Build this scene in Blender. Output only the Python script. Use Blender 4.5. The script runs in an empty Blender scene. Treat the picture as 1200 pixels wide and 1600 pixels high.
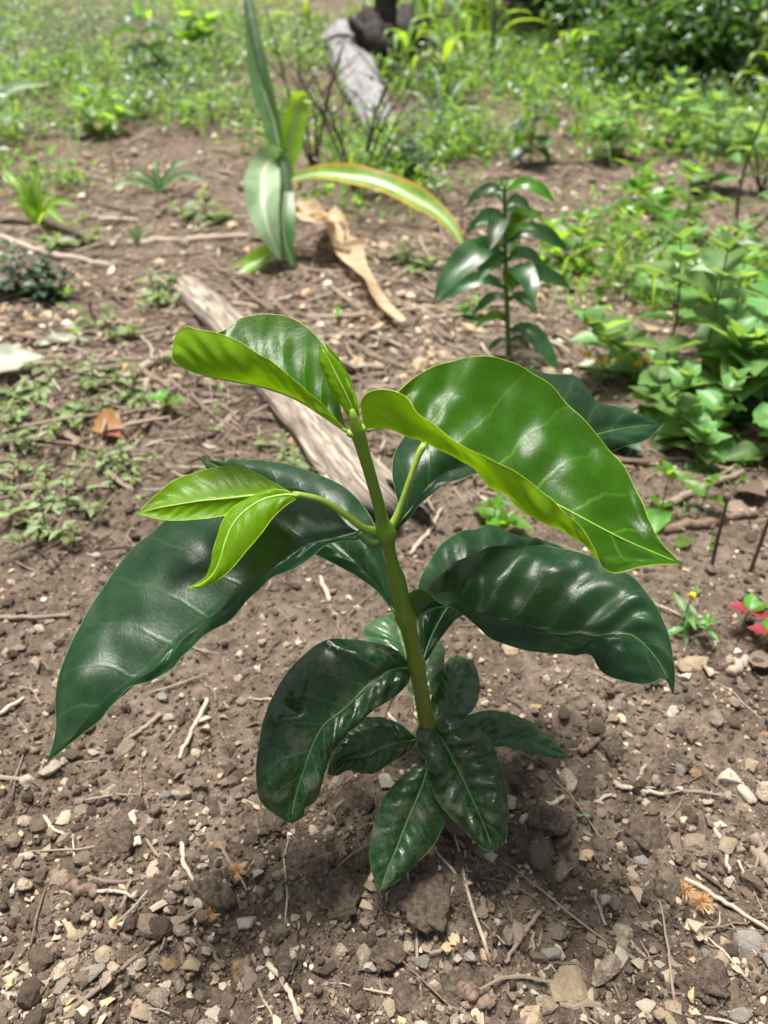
import bpy, bmesh, math, random
import numpy as np
from mathutils import Vector, Matrix, Euler

random.seed(7)
RNG = np.random.default_rng(11)
SC = bpy.context.scene
COL = SC.collection
R = math.radians

# ------------------------------------------------------------------ camera, sky, sun, exposure
CAM_H, PITCH = 0.62, R(35.0)
cam_d = bpy.data.cameras.new("camera")
cam = bpy.data.objects.new("camera", cam_d)
COL.objects.link(cam)
cam.location = (0, 0, CAM_H)
cam.rotation_euler = (R(90) - PITCH, 0, 0)
cam_d.sensor_fit = 'VERTICAL'
cam_d.sensor_height = 36.0
cam_d.lens = 27.0
cam_d.clip_start = 0.02
cam_d.clip_end = 500
cam_d.dof.use_dof = True
cam_d.dof.focus_distance = 0.52
cam_d.dof.aperture_fstop = 6.4
SC.camera = cam

SUN_EL, SUN_AZ = R(78), R(-38)          # azimuth from +Y (away from the camera) towards +X
world = bpy.data.worlds.new("World")
SC.world = world
world.use_nodes = True
wn = world.node_tree.nodes
wl = world.node_tree.links
wn.clear()
w_out = wn.new("ShaderNodeOutputWorld")
w_bg = wn.new("ShaderNodeBackground")
w_sky = wn.new("ShaderNodeTexSky")
w_sky.sky_type = 'NISHITA'
w_sky.sun_disc = False
w_sky.sun_elevation = SUN_EL
w_sky.sun_rotation = SUN_AZ
w_sky.air_density = 1.0
w_sky.dust_density = 4.0
w_sky.ozone_density = 1.0
w_bg.inputs['Strength'].default_value = 0.08
w_hs = wn.new("ShaderNodeHueSaturation")          # thin high cloud: a paler, whiter sky all over
w_hs.inputs['Saturation'].default_value = 0.45
wl.new(w_sky.outputs['Color'], w_hs.inputs['Color'])
wl.new(w_hs.outputs['Color'], w_bg.inputs['Color'])
wl.new(w_bg.outputs['Background'], w_out.inputs['Surface'])

sun_d = bpy.data.lights.new("sun", 'SUN')
sun_d.energy = 5.0
sun_d.angle = R(18)
sun_d.color = (1.0, 0.96, 0.90)
sun = bpy.data.objects.new("sun", sun_d)
COL.objects.link(sun)
sdir = Vector((math.sin(SUN_AZ) * math.cos(SUN_EL), math.cos(SUN_AZ) * math.cos(SUN_EL), math.sin(SUN_EL)))
sun.rotation_euler = sdir.to_track_quat('Z', 'Y').to_euler()
sun.location = (0, 0, 6)

SC.view_settings.view_transform = 'Standard'
SC.view_settings.look = 'None'
SC.view_settings.exposure = 0.93
SC.view_settings.gamma = 1.0
SC.view_settings.use_curve_mapping = False
SC.render.engine = 'CYCLES'
SC.cycles.max_bounces = 8
SC.cycles.transparent_max_bounces = 4

# ------------------------------------------------------------------ maths helpers
CP, SP = math.cos(PITCH), math.sin(PITCH)

def P(px, py, d):
    """point at distance d along the lens axis on the sight line of the 1200x1600 photograph pixel"""
    q = (py - 800) / 1200.0
    return np.array([(px - 600) / 1200.0 * d, d * (CP - SP * q), CAM_H - d * (SP + CP * q)])

def _hash(ix, iy, seed):
    h = (ix.astype(np.int64) * 374761393 + iy.astype(np.int64) * 668265263 + seed * 1442695041) & 0xFFFFFFFF
    h = ((h ^ (h >> 13)) * 1274126177) & 0xFFFFFFFF
    h = h ^ (h >> 16)
    return (h & 0xFFFF) / 65535.0

def vnoise(x, y, seed=0):
    x = np.asarray(x, float); y = np.asarray(y, float)
    ix = np.floor(x); iy = np.floor(y)
    fx = x - ix; fy = y - iy
    fx = fx * fx * (3 - 2 * fx); fy = fy * fy * (3 - 2 * fy)
    a = _hash(ix, iy, seed); b = _hash(ix + 1, iy, seed)
    c = _hash(ix, iy + 1, seed); d = _hash(ix + 1, iy + 1, seed)
    return (a + (b - a) * fx) * (1 - fy) + (c + (d - c) * fx) * fy - 0.5

def sstep(a, b, x):
    t = np.clip((np.asarray(x, float) - a) / (b - a), 0, 1)
    return t * t * (3 - 2 * t)

MOUNDS = []     # (x, y, radius, height)

def ground_z(x, y):
    x = np.asarray(x, float); y = np.asarray(y, float)
    yy = np.maximum(y, 0)
    z = (0.055 - 0.030 * sstep(0.2, 2.5, x)) * np.maximum(0, yy - 2.6)
    z = z + 0.35 * np.maximum(0, yy - 11) ** 1.05
    z = z + 0.10 * vnoise(x * 0.8 + 5, y * 0.8, 3) * sstep(1.8, 4.0, yy)
    z = z + 0.035 * vnoise(x * 2.6, y * 2.6 + 9, 5) * (0.35 + 0.65 * sstep(1.0, 2.4, yy))
    rough = 0.75 + 0.5 * vnoise(x * 5.1, y * 5.1, 77)
    z = z + rough * (0.019 * vnoise(x * 15, y * 15, 21) + 0.014 * vnoise(x * 38, y * 38, 22)
                     + 0.010 * vnoise(x * 85, y * 85, 23) + 0.007 * vnoise(x * 150, y * 150, 24))
    for (mx, my, mr, mh) in MOUNDS:
        z = z + mh * np.exp(-((x - mx) ** 2 + (y - my) ** 2) / (mr * mr))
    return z

def G(px, py, lift=0.0):
    """the spot on the ground seen at a photograph pixel"""
    q = (py - 800) / 1200.0
    d = CAM_H / (SP + CP * q) if SP + CP * q > 0.02 else 30
    ds = np.concatenate([np.arange(0.3, 2.6, 0.004), np.arange(2.6, 14, 0.02)])
    X = (px - 600) / 1200.0 * ds
    Y = ds * (CP - SP * q)
    Z = CAM_H - ds * (SP + CP * q)
    below = np.nonzero(Z < ground_z(X, Y))[0]
    i = below[0] if len(below) else -1
    x, y = float(X[i]), float(Y[i])
    return np.array([x, y, float(ground_z(x, y)) + lift])

def depth(p):
    return p[1] * CP + (CAM_H - p[2]) * SP

_b = G(690, 1290)
MOUNDS += [(_b[0], _b[1], 0.07, 0.012), (_b[0] - 0.10, _b[1] - 0.05, 0.045, 0.020), (_b[0] - 0.02, _b[1] - 0.065, 0.04, 0.016), (_b[0] + 0.12, _b[1] - 0.02, 0.06, -0.008)]

# ------------------------------------------------------------------ mesh helpers
def mesh_np(name, verts, faces, smooth=True, uv=None):
    verts = np.asarray(verts, np.float32); faces = np.asarray(faces, np.int32)
    me = bpy.data.meshes.new(name)
    k = faces.shape[1]
    me.vertices.add(len(verts)); me.vertices.foreach_set("co", verts.ravel())
    me.loops.add(faces.size); me.loops.foreach_set("vertex_index", faces.ravel())
    me.polygons.add(len(faces))
    me.polygons.foreach_set("loop_start", np.arange(0, faces.size, k, dtype=np.int32))
    me.polygons.foreach_set("use_smooth", np.full(len(faces), smooth, bool))
    if uv is not None:
        l = me.uv_layers.new(name="UVMap")
        l.data.foreach_set("uv", np.asarray(uv, np.float32)[faces.ravel()].ravel())
    me.update(calc_edges=True)
    me.validate()
    return me

def put(name, me, mat=None, parent=None, loc=(0, 0, 0), rot=None, scale=None, label=None, cat=None, group=None, kind=None):
    o = bpy.data.objects.new(name, me)
    COL.objects.link(o)
    if me is not None and mat is not None and len(me.materials) == 0:
        me.materials.append(mat)
    o.location = loc
    if rot is not None: o.rotation_euler = rot
    if scale is not None: o.scale = scale if hasattr(scale, '__len__') else (scale,) * 3
    if parent is not None: o.parent = parent
    if label: o["label"] = label
    if cat: o["category"] = cat
    if group: o["group"] = group
    if kind: o["kind"] = kind
    return o

def thing(name, loc, label, cat, group=None, rz=0.0):
    o = put(name, None, loc=tuple(float(v) for v in loc), label=label, cat=cat, group=group)
    o.rotation_euler = (0, 0, rz)
    return o

def resample(pts, n, ts=None):
    """smooth curve through points, chord-length parameter, n samples"""
    p = np.asarray(pts, float)
    seg = np.linalg.norm(np.diff(p, axis=0), axis=1) + 1e-9
    t = np.concatenate([[0], np.cumsum(seg)]); t /= t[-1]
    m = np.zeros_like(p)
    m[1:-1] = (p[2:] - p[:-2]) / (t[2:] - t[:-2])[:, None]
    m[0] = (p[1] - p[0]) / (t[1] - t[0]); m[-1] = (p[-1] - p[-2]) / (t[-1] - t[-2])
    u = np.linspace(0, 1, n) if ts is None else ts
    i = np.clip(np.searchsorted(t, u, side='right') - 1, 0, len(p) - 2)
    h = (t[i + 1] - t[i])[:, None]; s = ((u - t[i])[:, None]) / h
    return ((2 * s**3 - 3 * s**2 + 1) * p[i] + (s**3 - 2 * s**2 + s) * h * m[i]
            + (-2 * s**3 + 3 * s**2) * p[i + 1] + (s**3 - s**2) * h * m[i + 1])

def tube_np(pts, radii, n=8, cap=True, rough=0.0, seed=0):
    p = np.asarray(pts, float); K = len(p)
    rad = np.interp(np.linspace(0, 1, K), np.linspace(0, 1, len(radii)), radii)
    tan = np.gradient(p, axis=0); tan /= np.linalg.norm(tan, axis=1)[:, None] + 1e-12
    ref = np.array([0.0, 0, 1]) if abs(tan[0][2]) < 0.9 else np.array([1.0, 0, 0])
    V = []
    nv = np.cross(tan[0], ref); nv /= np.linalg.norm(nv)
    rs = np.random.default_rng(seed)
    for i in range(K):
        nv = nv - tan[i] * np.dot(nv, tan[i]); nv /= np.linalg.norm(nv) + 1e-12
        bv = np.cross(tan[i], nv)
        for k in range(n):
            a = 2 * math.pi * k / n
            r = rad[i] * (1 + rough * (rs.random() - 0.5))
            V.append(p[i] + r * (math.cos(a) * nv + math.sin(a) * bv))
    F = []
    for i in range(K - 1):
        for k in range(n):
            a = i * n + k; b = i * n + (k + 1) % n
            F += [(a, b, b + n), (a, b + n, a + n)]
    if cap:
        V.append(p[0]); V.append(p[-1]); c0, c1 = len(V) - 2, len(V) - 1
        for k in range(n):
            F.append((c0, (k + 1) % n, k))
            F.append((c1, (K - 1) * n + k, (K - 1) * n + (k + 1) % n))
    return np.array(V), np.array(F)

def join_np(parts):
    V, F, off = [], [], 0
    for v, f in parts:
        V.append(v); F.append(f + off); off += len(v)
    return np.concatenate(V), np.concatenate(F)

def batch(tv, tf, loc, rot_mats, scl):
    """N copies of a template as one vertex/face array"""
    N = len(loc)
    v = tv[None, :, :] * (scl[:, None, :] if scl.ndim == 2 else scl[:, None, None])
    v = np.einsum('nij,nkj->nki', rot_mats, v) + loc[:, None, :]
    f = tf[None] + (np.arange(N) * len(tv))[:, None, None]
    return v.reshape(-1, 3), f.reshape(-1, tf.shape[1])

def rot_np(ax, ay, az):
    n = len(az)
    def rx(a):
        m = np.zeros((n, 3, 3)); c, s = np.cos(a), np.sin(a)
        m[:, 0, 0] = 1; m[:, 1, 1] = c; m[:, 1, 2] = -s; m[:, 2, 1] = s; m[:, 2, 2] = c; return m
    def ry(a):
        m = np.zeros((n, 3, 3)); c, s = np.cos(a), np.sin(a)
        m[:, 1, 1] = 1; m[:, 0, 0] = c; m[:, 0, 2] = s; m[:, 2, 0] = -s; m[:, 2, 2] = c; return m
    def rz(a):
        m = np.zeros((n, 3, 3)); c, s = np.cos(a), np.sin(a)
        m[:, 2, 2] = 1; m[:, 0, 0] = c; m[:, 0, 1] = -s; m[:, 1, 0] = s; m[:, 1, 1] = c; return m
    return rz(az) @ ry(ay) @ rx(ax)

def ico(sub):
    bm = bmesh.new(); bmesh.ops.create_icosphere(bm, subdivisions=sub, radius=1.0)
    bm.verts.ensure_lookup_table()
    v = np.array([x.co[:] for x in bm.verts]); f = np.array([[x.index for x in fc.verts] for fc in bm.faces])
    bm.free(); return v, f

def n3(v, s, seed):
    return vnoise(v[:, 0] * s + v[:, 2] * s * 0.71, v[:, 1] * s - v[:, 2] * s * 0.53 + 31, seed)

def lumpy(sub, seed, amp=0.35, s=1.6, squash=(1, 1, 0.7)):
    v, f = ico(sub)
    r = 1 + amp * 2 * n3(v + 3, s, seed) + amp * n3(v + 7, s * 2.7, seed + 1) + (amp * 0.55 * n3(v + 2, s * 6, seed + 2) if sub > 2 else 0)
    return v * r[:, None] * np.array(squash), f

def rock(seed, npts=13, squash=(1, 0.8, 0.6)):
    rs = np.random.default_rng(seed)
    bm = bmesh.new()
    for _ in range(npts):
        d = rs.normal(size=3); d /= np.linalg.norm(d); d *= rs.uniform(0.8, 1.1)
        bm.verts.new(tuple(d * np.array(squash)))
    r = bmesh.ops.convex_hull(bm, input=bm.verts)
    bmesh.ops.delete(bm, geom=[g for g in r['geom_interior'] if isinstance(g, bmesh.types.BMVert)], context='VERTS')
    bmesh.ops.triangulate(bm, faces=bm.faces)
    bm.verts.index_update(); bm.verts.ensure_lookup_table()
    v = np.array([x.co[:] for x in bm.verts]); f = np.array([[x.index for x in fc.verts] for fc in bm.faces])
    bm.free(); return v, f

def rock_fine(seed, npts=16, squash=(1, 0.8, 0.6)):
    """an angular stone with broken, softened edges"""
    rs = np.random.default_rng(seed)
    bm = bmesh.new()
    for _ in range(npts):
        d = rs.normal(size=3); d /= np.linalg.norm(d); d *= rs.uniform(0.85, 1.08)
        bm.verts.new(tuple(d * np.array(squash)))
    r = bmesh.ops.convex_hull(bm, input=bm.verts)
    bmesh.ops.delete(bm, geom=[g for g in r['geom_interior'] if isinstance(g, bmesh.types.BMVert)], context='VERTS')
    bmesh.ops.bevel(bm, geom=list(bm.edges), offset=0.07, segments=1, affect='EDGES', profile=0.6)
    bmesh.ops.triangulate(bm, faces=bm.faces)
    bmesh.ops.subdivide_edges(bm, edges=bm.edges, cuts=2, use_grid_fill=True)
    bmesh.ops.triangulate(bm, faces=bm.faces)
    bm.verts.index_update(); bm.verts.ensure_lookup_table()
    v = np.array([x.co[:] for x in bm.verts]); f = np.array([[x.index for x in fc.verts] for fc in bm.faces])
    bm.free()
    nrm = v / (np.linalg.norm(v, axis=1)[:, None] + 1e-9)
    v = v + nrm * (0.05 * n3(v + 5, 4, seed) + 0.035 * n3(v + 2, 11, seed + 3))[:, None]
    return v, f

# ------------------------------------------------------------------ materials
def new_mat(name):
    m = bpy.data.materials.new(name); m.use_nodes = True
    nt = m.node_tree; nt.nodes.clear()
    out = nt.nodes.new("ShaderNodeOutputMaterial")
    return m, nt, out

class NT:
    def __init__(s, nt): s.nt = nt
    def n(s, t, **kw):
        nd = s.nt.nodes.new(t)
        for k, v in kw.items(): setattr(nd, k, v)
        return nd
    def l(s, a, b): s.nt.links.new(a, b)
    def noise(s, vec, scale, detail=4, rough=0.55, dist=0.0):
        nd = s.n("ShaderNodeTexNoise"); nd.inputs['Scale'].default_value = scale
        nd.inputs['Detail'].default_value = detail; nd.inputs['Roughness'].default_value = rough
        nd.inputs['Distortion'].default_value = dist
        if vec is not None: s.l(vec, nd.inputs['Vector'])
        return nd
    def ramp(s, fac, stops, interp='LINEAR'):
        nd = s.n("ShaderNodeValToRGB"); nd.color_ramp.interpolation = interp
        el = nd.color_ramp.elements
        while len(el) < len(stops): el.new(0.5)
        for e, (p, c) in zip(el, stops):
            e.position = p; e.color = (*c, 1) if len(c) == 3 else c
        s.l(fac, nd.inputs['Fac']); return nd
    def mix(s, fac, a, b, mode='MIX'):
        nd = s.n("ShaderNodeMix"); nd.data_type = 'RGBA'; nd.blend_type = mode
        for sock, v in ((nd.inputs[0], fac), (nd.inputs[6], a), (nd.inputs[7], b)):
            if hasattr(v, 'is_linked'): s.l(v, sock)
            elif isinstance(v, (int, float)): sock.default_value = v
            else: sock.default_value = (*v, 1) if len(v) == 3 else v
        return nd.outputs[2]
    def math(s, op, a, b=None, c=None):
        nd = s.n("ShaderNodeMath"); nd.operation = op
        for i, v in enumerate((a, b, c)):
            if v is None: continue
            if hasattr(v, 'is_linked'): s.l(v, nd.inputs[i])
            else: nd.inputs[i].default_value = v
        return nd.outputs[0]
    def bump(s, h, strength, dist, normal=None):
        nd = s.n("ShaderNodeBump"); nd.inputs['Strength'].default_value = strength; nd.inputs['Distance'].default_value = dist
        s.l(h, nd.inputs['Height'])
        if normal is not None: s.l(normal, nd.inputs['Normal'])
        return nd.outputs['Normal']
    def bsdf(s, col, rough=0.8, normal=None, spec=0.3):
        b = s.n("ShaderNodeBsdfPrincipled")
        if hasattr(col, 'is_linked'): s.l(col, b.inputs['Base Color'])
        else: b.inputs['Base Color'].default_value = (*col, 1)
        if hasattr(rough, 'is_linked'): s.l(rough, b.inputs['Roughness'])
        else: b.inputs['Roughness'].default_value = rough
        b.inputs['Specular IOR Level'].default_value = spec
        if normal is not None: s.l(normal, b.inputs['Normal'])
        return b

SOIL = [(0.0, (0.045, 0.033, 0.025)), (0.45, (0.114, 0.085, 0.063)), (0.75, (0.19, 0.147, 0.112)), (1.0, (0.31, 0.25, 0.19))]

def soil_mat():
    m, nt, out = new_mat("soil"); t = NT(nt)
    co = t.n("ShaderNodeTexCoord").outputs['Object']
    a = t.noise(co, 6, 5, 0.6); b = t.noise(co, 55, 6, 0.68); c = t.noise(co, 320, 4, 0.6)
    f = t.math('ADD', t.math('MULTIPLY', a.outputs['Fac'], 0.35), t.math('MULTIPLY', b.outputs['Fac'], 0.65))
    col = t.ramp(f, [(0.30, SOIL[0][1]), (0.47, SOIL[1][1]), (0.58, SOIL[2][1]), (0.75, SOIL[3][1])]).outputs['Color']
    sp = t.ramp(c.outputs['Fac'], [(0.60, (0, 0, 0)), (0.68, (1, 1, 1))]).outputs['Color']
    col = t.mix(t.math('MULTIPLY', sp, 0.55), col, (0.36, 0.29, 0.21))
    h = t.math('ADD', t.math('MULTIPLY', b.outputs['Fac'], 0.7), t.math('MULTIPLY', c.outputs['Fac'], 0.4))
    s = t.bsdf(col, 0.95, t.bump(h, 1.0, 0.012), 0.12)
    t.l(s.outputs[0], out.inputs[0]); return m

def island_mat(name, stops, rough=0.9, bump=0.5, scale=260, spec=0.2, grain=0.35, per_object=False):
    """each loose piece takes its own shade"""
    m, nt, out = new_mat(name); t = NT(nt)
    co = t.n("ShaderNodeTexCoord").outputs['Object']
    if per_object:
        rnd = t.n("ShaderNodeObjectInfo").outputs['Random']
    else:
        rnd = t.n("ShaderNodeNewGeometry").outputs['Random Per Island']
    no = t.noise(co, scale, 4, 0.6)
    f = t.math('ADD', rnd, t.math('MULTIPLY', t.math('SUBTRACT', no.outputs['Fac'], 0.5), grain))
    col = t.ramp(f, stops).outputs['Color']
    s = t.bsdf(col, rough, t.bump(no.outputs['Fac'], bump, 0.002), spec)
    t.l(s.outputs[0], out.inputs[0]); return m

def stone_mat(name, c1, c2, c3, scale=1.6):
    m, nt, out = new_mat(name); t = NT(nt)
    tc = t.n("ShaderNodeTexCoord"); oi = t.n("ShaderNodeObjectInfo")
    add = t.n("ShaderNodeVectorMath"); add.operation = 'ADD'
    t.l(tc.outputs['Object'], add.inputs[0]); t.l(oi.outputs['Random'], add.inputs[1])
    a = t.noise(add.outputs[0], scale, 5, 0.65, 0.6); b = t.noise(add.outputs[0], scale * 7, 4, 0.7)
    col = t.ramp(a.outputs['Fac'], [(0.30, c1), (0.5, c2), (0.68, c3)]).outputs['Color']
    col = t.mix(0.45, col, t.ramp(b.outputs['Fac'], [(0.35, c1), (0.6, c3)]).outputs['Color'])
    dirt = t.ramp(b.outputs['Fac'], [(0.52, (0, 0, 0)), (0.64, (1, 1, 1))]).outputs['Color']
    col = t.mix(t.math('MULTIPLY', dirt, 0.5), col, (0.15, 0.11, 0.085))
    v = t.math('MULTIPLY_ADD', oi.outputs['Random'], 0.35, 0.8)
    hs = t.n("ShaderNodeHueSaturation"); t.l(v, hs.inputs['Value']); t.l(col, hs.inputs['Color'])
    s = t.bsdf(hs.outputs[0], 0.85, t.bump(b.outputs['Fac'], 0.6, 0.12), 0.25)
    t.l(s.outputs[0], out.inputs[0]); return m

def wood_mat(name, c1, c2, c3, scale=(60, 4, 60), rough=0.85):
    """grain runs along V of the UV map"""
    m, nt, out = new_mat(name); t = NT(nt)
    co = t.n("ShaderNodeTexCoord").outputs['UV']
    mp = t.n("ShaderNodeMapping"); mp.inputs['Scale'].default_value = scale; t.l(co, mp.inputs['Vector'])
    a = t.noise(mp.outputs[0], 1.0, 6, 0.7, 0.4); b = t.noise(mp.outputs[0], 0.25, 3, 0.5)
    col = t.ramp(a.outputs['Fac'], [(0.36, c1), (0.5, c2), (0.64, c3)]).outputs['Color']
    col = t.mix(t.math('MULTIPLY', t.ramp(b.outputs['Fac'], [(0.45, (0, 0, 0)), (0.65, (1, 1, 1))]).outputs['Color'], 0.5), col, c1)
    s = t.bsdf(col, rough, t.bump(a.outputs['Fac'], 0.8, 0.006), 0.2)
    t.l(s.outputs[0], out.inputs[0]); return m

def leaf_mat(name, top, under, glow, trans=0.35, rough=0.32, veins=9.0, vein_col=None, vein_amt=0.3, var=0.35,
             dust=0.0, coat=0.0, per='none', bump=0.4, spec=0.5, edge=None, net=0.0, spots=False, mid=None):
    """two-sided leaf: glossy upper face, matt paler underside, light passing through; UV x across (midrib .5), y along"""
    m, nt, out = new_mat(name); t = NT(nt)
    tc = t.n("ShaderNodeTexCoord"); geo = t.n("ShaderNodeNewGeometry")
    sep = t.n("ShaderNodeSeparateXYZ"); t.l(tc.outputs['UV'], sep.inputs[0])
    x = t.math('ABSOLUTE', t.math('MULTIPLY_ADD', sep.outputs[0], 2.0, -1.0))
    wob = t.noise(tc.outputs['UV'], 5, 2, 0.5)
    ph = t.math('SUBTRACT', sep.outputs[1], t.math('MULTIPLY', t.math('POWER', x, 0.85), 0.17))
    ph = t.math('MULTIPLY_ADD', t.math('MULTIPLY_ADD', wob.outputs['Fac'], 0.05, ph), veins, 0.15)
    fr = t.math('ABSOLUTE', t.math('SUBTRACT', t.math('FRACT', ph), 0.5))
    line = t.math('SUBTRACT', 1.0, t.math('SMOOTH_MIN', t.math('MULTIPLY', fr, 15.0), 1.0, 0.2))
    line = t.math('MULTIPLY', t.math('MAXIMUM', line, 0.0), t.math('SUBTRACT', 1.0, t.math('MULTIPLY', x, 0.75)))
    fine = t.noise(tc.outputs['Object'], 650, 4, 0.65); big = t.noise(tc.outputs['Object'], 28, 4, 0.6)
    vc = vein_col or tuple(min(1, c * 2.6 + 0.02) for c in top)
    dark = tuple(c * (1 - var) for c in top); lite = tuple(c * (1 + var) for c in top)
    colt = t.ramp(big.outputs['Fac'], [(0.3, dark), (0.5, top), (0.7, lite)]).outputs['Color']
    colt = t.mix(t.math('MULTIPLY', line, vein_amt), colt, vc)
    if edge is not None:
        e = t.ramp(t.math('ADD', x, t.math('MULTIPLY', big.outputs['Fac'], 0.5)), [(1.02, (0, 0, 0)), (1.2, (1, 1, 1))]) if False else \
            t.ramp(t.math('MULTIPLY', t.math('ADD', x, t.math('MULTIPLY', big.outputs['Fac'], 0.8)), 0.6), [(0.66, (0, 0, 0)), (0.78, (1, 1, 1))])
        colt = t.mix(e.outputs['Color'], colt, edge)
    colu = t.mix(t.math('MULTIPLY', line, vein_amt), under, vc)
    vnet = None
    if mid is not None:
        mm = t.ramp(x, [(0.07, (1, 1, 1)), (0.13, (0, 0, 0))]).outputs['Color']
        colt = t.mix(mm, colt, mid); colu = t.mix(mm, colu, mid)
    if net > 0:                               # fine network of small veins
        vo = t.n("ShaderNodeTexVoronoi"); vo.feature = 'DISTANCE_TO_EDGE'; vo.inputs['Scale'].default_value = 190
        t.l(tc.outputs['Object'], vo.inputs['Vector'])
        vnet = t.math('SUBTRACT', 1.0, t.math('MINIMUM', t.math('MULTIPLY', vo.outputs['Distance'], 7.0), 1.0))
        colt = t.mix(t.math('MULTIPLY', vnet, net), colt, vc); colu = t.mix(t.math('MULTIPLY', vnet, net * 0.6), colu, vc)
    if spots:                                 # scattered brown feeding spots
        sv_ = t.n("ShaderNodeTexVoronoi"); sv_.inputs['Scale'].default_value = 75; t.l(tc.outputs['Object'], sv_.inputs['Vector'])
        sm = t.math('MULTIPLY', t.math('LESS_THAN', sv_.outputs['Distance'], 0.13), t.math('GREATER_THAN', big.outputs['Fac'], 0.52))
        colt = t.mix(t.math('MULTIPLY', sm, 0.8), colt, (0.16, 0.09, 0.04))
    col = t.mix(geo.outputs['Backfacing'], colt, colu)
    gl = t.ramp(big.outputs['Fac'], [(0.3, tuple(c * 0.8 for c in glow)), (0.7, tuple(min(1, c * 1.15) for c in glow))]).outputs['Color']
    if per != 'none':
        rnd = t.n("ShaderNodeObjectInfo").outputs['Random'] if per == 'object' else geo.outputs['Random Per Island']
        hs = t.n("ShaderNodeHueSaturation"); t.l(t.math('MULTIPLY_ADD', rnd, 0.7, 0.62), hs.inputs['Value'])
        t.l(t.math('MULTIPLY_ADD', rnd, 0.05, 0.475), hs.inputs['Hue']); t.l(col, hs.inputs['Color']); col = hs.outputs[0]
        hs2 = t.n("ShaderNodeHueSaturation"); t.l(t.math('MULTIPLY_ADD', rnd, 0.7, 0.62), hs2.inputs['Value']); t.l(gl, hs2.inputs['Color']); gl = hs2.outputs[0]
    rg = t.math('MULTIPLY_ADD', t.math('SUBTRACT', big.outputs['Fac'], 0.5), 0.4, t.math('MULTIPLY_ADD', t.math('SUBTRACT', fine.outputs['Fac'], 0.5), 0.3, rough))
    if dust > 0:
        dn = t.noise(tc.outputs['Object'], 45, 5, 0.7)
        dm = t.math('MULTIPLY', t.ramp(dn.outputs['Fac'], [(0.50, (0, 0, 0)), (0.66, (1, 1, 1))]).outputs['Color'], dust)
        col = t.mix(dm, col, (0.22, 0.19, 0.14)); rg = t.math('ADD', rg, t.math('MULTIPLY', dm, 0.5))
    rg = t.math('ADD', rg, t.math('MULTIPLY', geo.outputs['Backfacing'], 0.25))
    h = t.math('ADD', t.math('MULTIPLY', line, 0.6), t.math('MULTIPLY', fine.outputs['Fac'], 0.45 if net > 0 else 0.12))
    if vnet is not None: h = t.math('SUBTRACT', h, t.math('MULTIPLY', vnet, 0.12))
    nm = t.bump(h, bump, 0.0006)
    s = t.bsdf(col, rg, nm, spec)
    s.inputs['Coat Weight'].default_value = coat; s.inputs['Coat Roughness'].default_value = 0.22
    tr = t.n("ShaderNodeBsdfTranslucent"); t.l(t.mix(t.math('MULTIPLY', line, 0.5), gl, tuple(c * 0.6 for c in glow)), tr.inputs['Color'])
    mx = t.n("ShaderNodeMixShader"); mx.inputs[0].default_value = trans
    t.l(s.outputs[0], mx.inputs[1]); t.l(tr.outputs[0], mx.inputs[2]); t.l(mx.outputs[0], out.inputs[0])
    return m

def plain_mat(name, c1, c2, scale=30, rough=0.6, spec=0.35, bump=0.3, dist=0.002):
    m, nt, out = new_mat(name); t = NT(nt)
    co = t.n("ShaderNodeTexCoord").outputs['Object']
    a = t.noise(co, scale, 6, 0.68)
    col = t.ramp(a.outputs['Fac'], [(0.35, c1), (0.65, c2)]).outputs['Color']
    s = t.bsdf(col, rough, t.bump(a.outputs['Fac'], bump, dist), spec)
    t.l(s.outputs[0], out.inputs[0]); return m

M = {}
M['soil'] = soil_mat()
M['crumb'] = island_mat("soil_crumb", [(0.0, (0.045, 0.033, 0.025)), (0.5, (0.117, 0.088, 0.065)), (0.85, (0.195, 0.152, 0.115)), (1.0, (0.33, 0.27, 0.20))], 0.95, 1.0, 380, 0.10, 0.6)
M['clod'] = plain_mat("soil_clod", (0.070, 0.052, 0.039), (0.19, 0.146, 0.11), 210, 0.95, 0.10, 1.0, 0.007)
M['gravel'] = island_mat("gravel", [(0.0, (0.13, 0.098, 0.075)), (0.35, (0.22, 0.17, 0.125)), (0.62, (0.36, 0.29, 0.20)), (0.78, (0.38, 0.26, 0.14)), (0.92, (0.50, 0.43, 0.32)), (1.0, (0.68, 0.62, 0.50))], 0.85, 0.4, 200, 0.25)
M['litter'] = island_mat("plant_litter", [(0.0, (0.09, 0.062, 0.045)), (0.4, (0.22, 0.165, 0.12)), (0.75, (0.27, 0.215, 0.16)), (1.0, (0.43, 0.365, 0.285))], 0.85, 0.4, 150, 0.2)
M['s_tan'] = stone_mat("tan_stone", (0.22, 0.15, 0.085), (0.42, 0.32, 0.20), (0.58, 0.48, 0.34))
M['s_cream'] = stone_mat("cream_stone", (0.36, 0.29, 0.20), (0.56, 0.49, 0.37), (0.70, 0.64, 0.53))
M['s_grey'] = stone_mat("grey_stone", (0.17, 0.145, 0.12), (0.29, 0.26, 0.225), (0.42, 0.39, 0.34))
M['s_rust'] = stone_mat("rusty_stone", (0.15, 0.085, 0.05), (0.30, 0.18, 0.10), (0.42, 0.29, 0.17))
M['twig'] = island_mat("twig_bark", [(0.0, (0.13, 0.095, 0.075)), (0.5, (0.24, 0.185, 0.145)), (1.0, (0.42, 0.35, 0.28))], 0.85, 0.6, 220, 0.2, 0.5, True)
M['pale_root'] = plain_mat("pale_root", (0.27, 0.21, 0.155), (0.46, 0.39, 0.30), 120, 0.8, 0.2)
M['bark'] = plain_mat("brown_bark", (0.10, 0.068, 0.05), (0.22, 0.155, 0.115), 160, 0.9, 0.15, 0.8)
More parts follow.
